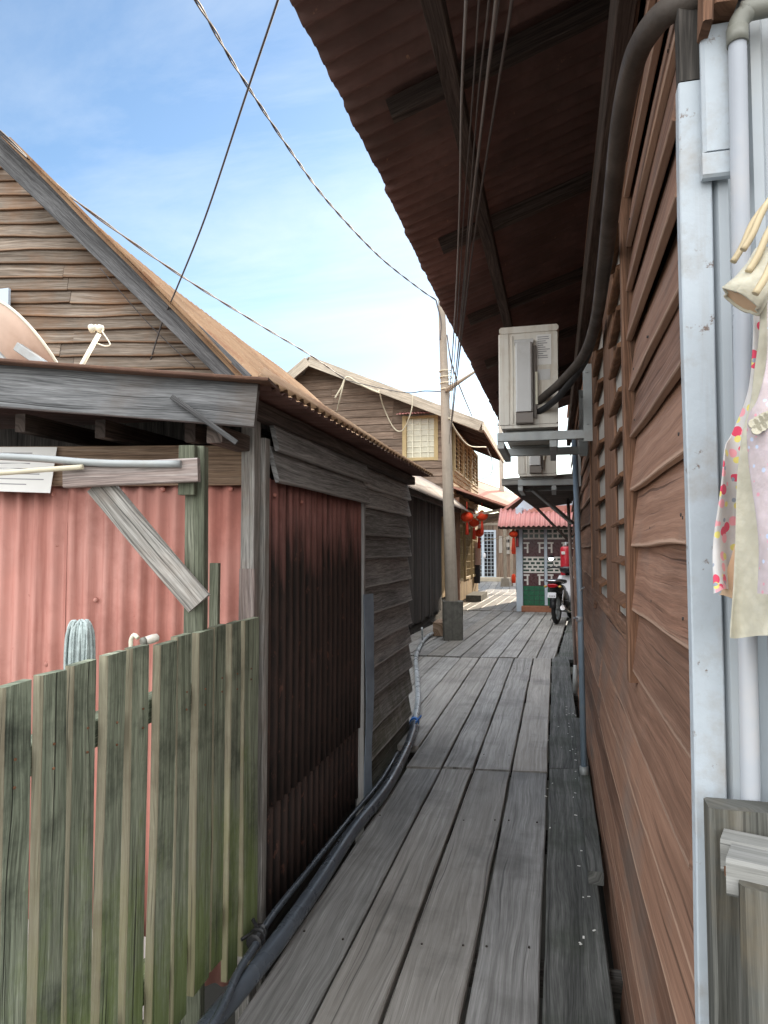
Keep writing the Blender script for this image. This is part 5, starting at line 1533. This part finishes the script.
# ================================================================== FAR END OF THE LANE
YE = 30.4
fh = thing('far_house', 'house closing the lane with pinkish roof and white grille doors', 'house', (-2, YE, 0))
part('wall', 'clad_far', fh, lambda q: [q.board((-6 + .2 * i + .1, YE, -.05), ZUP, (1, 0, 0), 2.95, .194, .05, seg=3, wob=.003) for i in range(48)])
part('wall_backing', 'beam_dark', fh, lambda q: (q.box((-6, YE + .06, -.1), (3.6, YE + .12, 2.9)), q.box((3.5, YE + .13, -.1), (3.6, YE + 6, 2.9)), q.box((-6, YE + .13, -.1), (-5.9, YE + 6, 2.9))))
part('roof', 'pink_roof', fh, lambda q: (q.prism([at(440, 492, Y=YE - .7), at(545, 521, Y=YE - .7), at(530, 502, Y=YE + 3), at(525, 499.5, Y=YE + 3), at(472, 480, Y=YE + 3), at(430, 466, Y=YE + 3)], (0, .06, .09)),
                                         q.prism([at(545, 521, Y=YE - .7), V((4.2, YE - .7, 2.3)), V((4.2, YE + 3, 3.0)), at(530, 502, Y=YE + 3)], (0, .05, .08))))
dx0, dx1 = at(480.5, 550, Y=YE - .03).x, at(495, 550, Y=YE - .03).x
dzt, dzb = at(500, 530, Y=YE - .03).z, at(500, 579, Y=YE - .03).z
dxm = at(483, 550, Y=YE - .03).x
dr_ = part('door', 'blue_white', fh, lambda q: (q.box((dx0 - 1.0, YE - .08, dzb), (dx0 - .92, YE - .026, dzt), ch=.004), q.box((dxm - .06, YE - .08, dzb), (dxm + .06, YE - .026, dzt), ch=.004), q.box((dx1 - .05, YE - .08, dzb), (dx1 + .05, YE - .026, dzt), ch=.004),
                                                q.box((dx0 - .919, YE - .079, dzt - .09), (dxm - .061, YE - .026, dzt), ch=.003), q.box((dxm + .061, YE - .079, dzt - .09), (dx1 - .051, YE - .026, dzt), ch=.003), q.box((dx0 - .919, YE - .079, dzb), (dxm - .061, YE - .026, dzb + .09), ch=.003),
                                                q.box((dxm + .061, YE - .079, dzb), (dx1 - .051, YE - .026, dzb + .09), ch=.003)))
part('pane', 'glass_dark', dr_, lambda q: q.box((dx0 - .918, YE - .05, dzb + .05), (dx1 - .052, YE - .0262, dzt - .06), ch=0))
part('grille', 'blue_white', dr_, lambda q: ([q.box((dx0 - .918, YE - .068, dzb + .1 + .155 * i), (dx1 - .052, YE - .052, dzb + .116 + .155 * i), ch=0) for i in range(13)], [q.box((x, YE - .078, dzb + .091), (x + .018, YE - .069, dzt - .091), ch=0) for x in (dx0 - .6, dx0 - .3, dxm + .18, dxm + .34)]))
part('handle', 'white_gloss', dr_, lambda q: q.ball(at(484.5, 555.5, Y=YE - .12), .06, .05, .12))
part('threshold', 'bright_tile', fh, lambda q: q.box((-4.6, YE - 1.1, 0), (1.5, YE - .06, .14)))
part('window', 'chalk', fh, lambda q: q.box((at(499, 550, Y=YE).x, YE - .06, at(500, 553, Y=YE).z), (at(502.5, 550, Y=YE).x, YE - .027, at(500, 536, Y=YE).z)))
bd = part('notice_board', 'chalk', fh, lambda q: q.box((at(505.5, 550, Y=YE).x, YE - .09, at(500, 554, Y=YE).z), (at(509.8, 550, Y=YE).x, YE - .027, at(500, 536, Y=YE).z)))
part('board_marks', 'glass_dark', bd, lambda q: [q.box((at(x, 550, Y=YE).x, YE - .1, at(500, y + 3, Y=YE).z), (at(x + 1.4, 550, Y=YE).x, YE - .0905, at(500, y, Y=YE).z), ch=0) for x in (506.2, 508.2) for y in (539.5, 547)])
YQ = 25.6
ps = thing('porch_post', 'pale wooden post on a square concrete base before the far house', 'post', (at(505, 586, Z=0).x, YQ, 0))
qx = at(505, 550, Y=YQ).x
part('shaft', 'wood_tan', ps, lambda q: q.box((qx - .055, YQ - .055, .3), (qx + .055, YQ + .055, at(500, 526, Y=YQ).z)))
part('base', 'pole', ps, lambda q: q.board((qx, YQ, 0), ZUP, (1, 0, 0), .3, .34, .34, ch=.02, taper=.8))
qx2 = at(511.5, 550, Y=YQ + .4).x
ps2 = thing('porch_post', 'slim pale post right of the post with the concrete base', 'post', (qx2, YQ + .4, 0))
part('shaft', 'wood_tan', ps2, lambda q: q.box((qx2 - .045, YQ + .35, 0), (qx2 + .045, YQ + .44, 2.25)))
part('beam', 'wood_tan', ps2, lambda q: q.box((-3.6, YQ + .36, 2.251), (1.2, YQ + .43, 2.33)))
for (x, y0_, y1_, lb_) in ((513.6, 545, 554, 'upper small red cloth hanging beside the slim pale post'), (513.6, 574, 583, 'lower red bag hanging near the foot of the slim pale post')):
    p, p2 = at(x, y0_, Y=YQ + .2), at(x, y1_, Y=YQ + .2)
    mb = MB()
    mb.loft([[(p.x + w_ * math.cos(a), p.y + .05 * math.sin(a), z) for a in [2 * math.pi * k / 12 for k in range(12)]] for z, w_ in ((p.z, .03), (p.z - .05, .07), ((p.z + p2.z) / 2, .08), (p2.z, .07))], True, True)
    tag(mb.build('red_cloth', 'lantern'), lb_, 'cloth')
fp2 = thing('utility_pole', 'thin distant utility pole rising behind the far roofs', 'utility pole', (at(501, 550, Y=33).x, 33, 0))
part('shaft', 'pole', fp2, lambda q: q.tube([(at(503, 550, Y=33).x, 33, 0), at(500.5, 418, Y=33)], .1, 10, rs=[.14, .09]))
part('crossarm', 'steel', fp2, lambda q: (q.bar(at(498, 428, Y=33), at(504, 427, Y=33), .08, .08), q.lathe(at(498.5, 426, Y=33), [(0, .06), (.15, .06), (.16, .03)], n=8), q.lathe(at(503, 425, Y=33), [(0, .06), (.15, .06), (.16, .03)], n=8)))

# neighbour beyond the brown house, unseen, added and sized to block the sun
def sun_blocker(x0, x1, y0, y1, ze, zr, label):
    t = thing('sun_blocker_house', label, 'house', (x0, y0, 0))
    n, k = int((y1 - y0) / .2), int((x1 - x0) / .2)
    part('walls', 'clad_far', t, lambda q: [q.board((x0, y0 + .2 * i + .1, -.3), ZUP, (0, 1, 0), ze + .3, .197, .05, seg=2) for i in range(n)]
         + [q.board((x0 + .03 + .2 * i + .1, y0 - .03, -.3), ZUP, (1, 0, 0), ze + .3, .197, .05, seg=2) for i in range(k)]
         + [q.board((x0 + .03 + .2 * i + .1, y1 + .03, -.3), ZUP, (1, 0, 0), ze + .3, .197, .05, seg=2) for i in range(k)])
    xm = (x0 + x1) / 2
    part('roof', 'pink_roof', t, lambda q: (q.prism([V((x0 - .3, y0 - .3, ze - .1)), V((x0 - .3, y0 - .3, ze - .04)), V((xm, y0 - .3, zr)), V((xm, y0 - .3, zr - .06))], (0, y1 - y0 + .6, 0)),
                                            q.prism([V((xm + .01, y0 - .3, zr - .06)), V((xm + .01, y0 - .3, zr)), V((x1 + .3, y0 - .3, ze - .04)), V((x1 + .3, y0 - .3, ze - .1))], (0, y1 - y0 + .6, 0))))


sun_blocker(1.2, 5.2, 9.0, 15.2, 5.0, 6.4, 'tall unseen board house added to block the sun, right of the lane beyond the brown wall')
sun_blocker(.75, 4.6, 19.0, 24.4, 6.0, 7.6, 'tall unseen board house added to block the sun, behind the small tiled building')

# ================================================================== LIGHT, SKY, CAMERA
FILL_BANK = (12.6, 12.7, 12.8)
SUN_AZ, SUN_EL = R(17), R(23)      # azimuth from +Y towards +X
w = bpy.data.worlds.new('World')
SC.world = w
w.use_nodes = True
nt = w.node_tree
nt.nodes.clear()
q = N(nt)
out = q.n('ShaderNodeOutputWorld')
bg = q.n('ShaderNodeBackground')
sky = q.n('ShaderNodeTexSky')
sky.sky_type = 'NISHITA'
sky.sun_disc = False
sky.sun_elevation = SUN_EL
sky.sun_rotation = SUN_AZ
sky.air_density = 1.0
sky.dust_density = .6
sky.ozone_density = 1.2
tc = q.n('ShaderNodeTexCoord').outputs['Generated']
sp = q.n('ShaderNodeSeparateXYZ')
q.put(sp.inputs[0], tc)
# thin cirrus on a high layer
den = q.math('ADD', q.math('ABSOLUTE', sp.outputs[2]), .12)
pr = q.n('ShaderNodeCombineXYZ')
q.put(pr.inputs[0], q.math('DIVIDE', sp.outputs[0], den))
q.put(pr.inputs[1], q.math('DIVIDE', sp.outputs[1], den))
c1 = q.noise(q.map(pr.outputs[0], (.55, 1.5, 1), rot=(0, 0, R(-38))), 1.1, 8, .62, .6)
c2 = q.noise(q.map(pr.outputs[0], (.3, .3, 1), loc=(4.2, 1.3, 0)), 1.0, 3, .5)
cm_ = q.math('MULTIPLY', q.rng(c1, .40, .74), q.rng(c2, .36, .64), clamp=True)
lo = q.rng(sp.outputs[2], .02, .62, 1.0, .5)
cm2 = q.math('MULTIPLY', cm_, lo, clamp=True)
col = q.mix(cm2, sky.outputs[0], (6.4, 5.9, 5.7))
# a bank of bright white cloud added behind the viewer, unseen, as fill light
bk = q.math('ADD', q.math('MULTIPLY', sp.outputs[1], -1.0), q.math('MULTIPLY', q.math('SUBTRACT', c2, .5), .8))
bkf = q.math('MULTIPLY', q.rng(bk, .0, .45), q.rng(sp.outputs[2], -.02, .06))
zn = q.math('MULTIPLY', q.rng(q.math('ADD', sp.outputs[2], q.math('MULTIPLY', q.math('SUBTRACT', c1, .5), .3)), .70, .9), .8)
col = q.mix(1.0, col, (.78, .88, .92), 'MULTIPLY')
col = q.mix(zn, col, (18.5, 19.2, 20))  # overhead brightness added as fill, out of view
col = q.mix(bkf, col, FILL_BANK)
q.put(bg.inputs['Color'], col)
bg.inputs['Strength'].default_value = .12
nt.links.new(bg.outputs[0], out.inputs[0])
sd = bpy.data.lights.new('sun', 'SUN')
sd.energy = 3.7
sd.angle = R(.6)
sd.color = (1, .86, .68)
so = bpy.data.objects.new('sun', sd)
COL.objects.link(so)
dv = V((math.sin(SUN_AZ) * math.cos(SUN_EL), math.cos(SUN_AZ) * math.cos(SUN_EL), math.sin(SUN_EL)))
so.rotation_euler = dv.to_track_quat('Z', 'Y').to_euler()

cam = bpy.data.cameras.new('camera')
co = bpy.data.objects.new('camera', cam)
COL.objects.link(co)
co.location = EYE
co.rotation_euler = (math.pi / 2 + PITCH, 0, YAW)
cam.sensor_fit = 'VERTICAL'
cam.sensor_height = 36
cam.lens = 36 * F / 1024
cam.clip_start = .02
cam.clip_end = 2000
SC.camera = co
SC.view_settings.view_transform = 'Standard'
SC.view_settings.look = 'None'
SC.view_settings.gamma = 1
SC.view_settings.exposure = 1.12
SC.cycles.max_bounces = 8
SC.cycles.diffuse_bounces = 5
SC.cycles.use_denoising = True
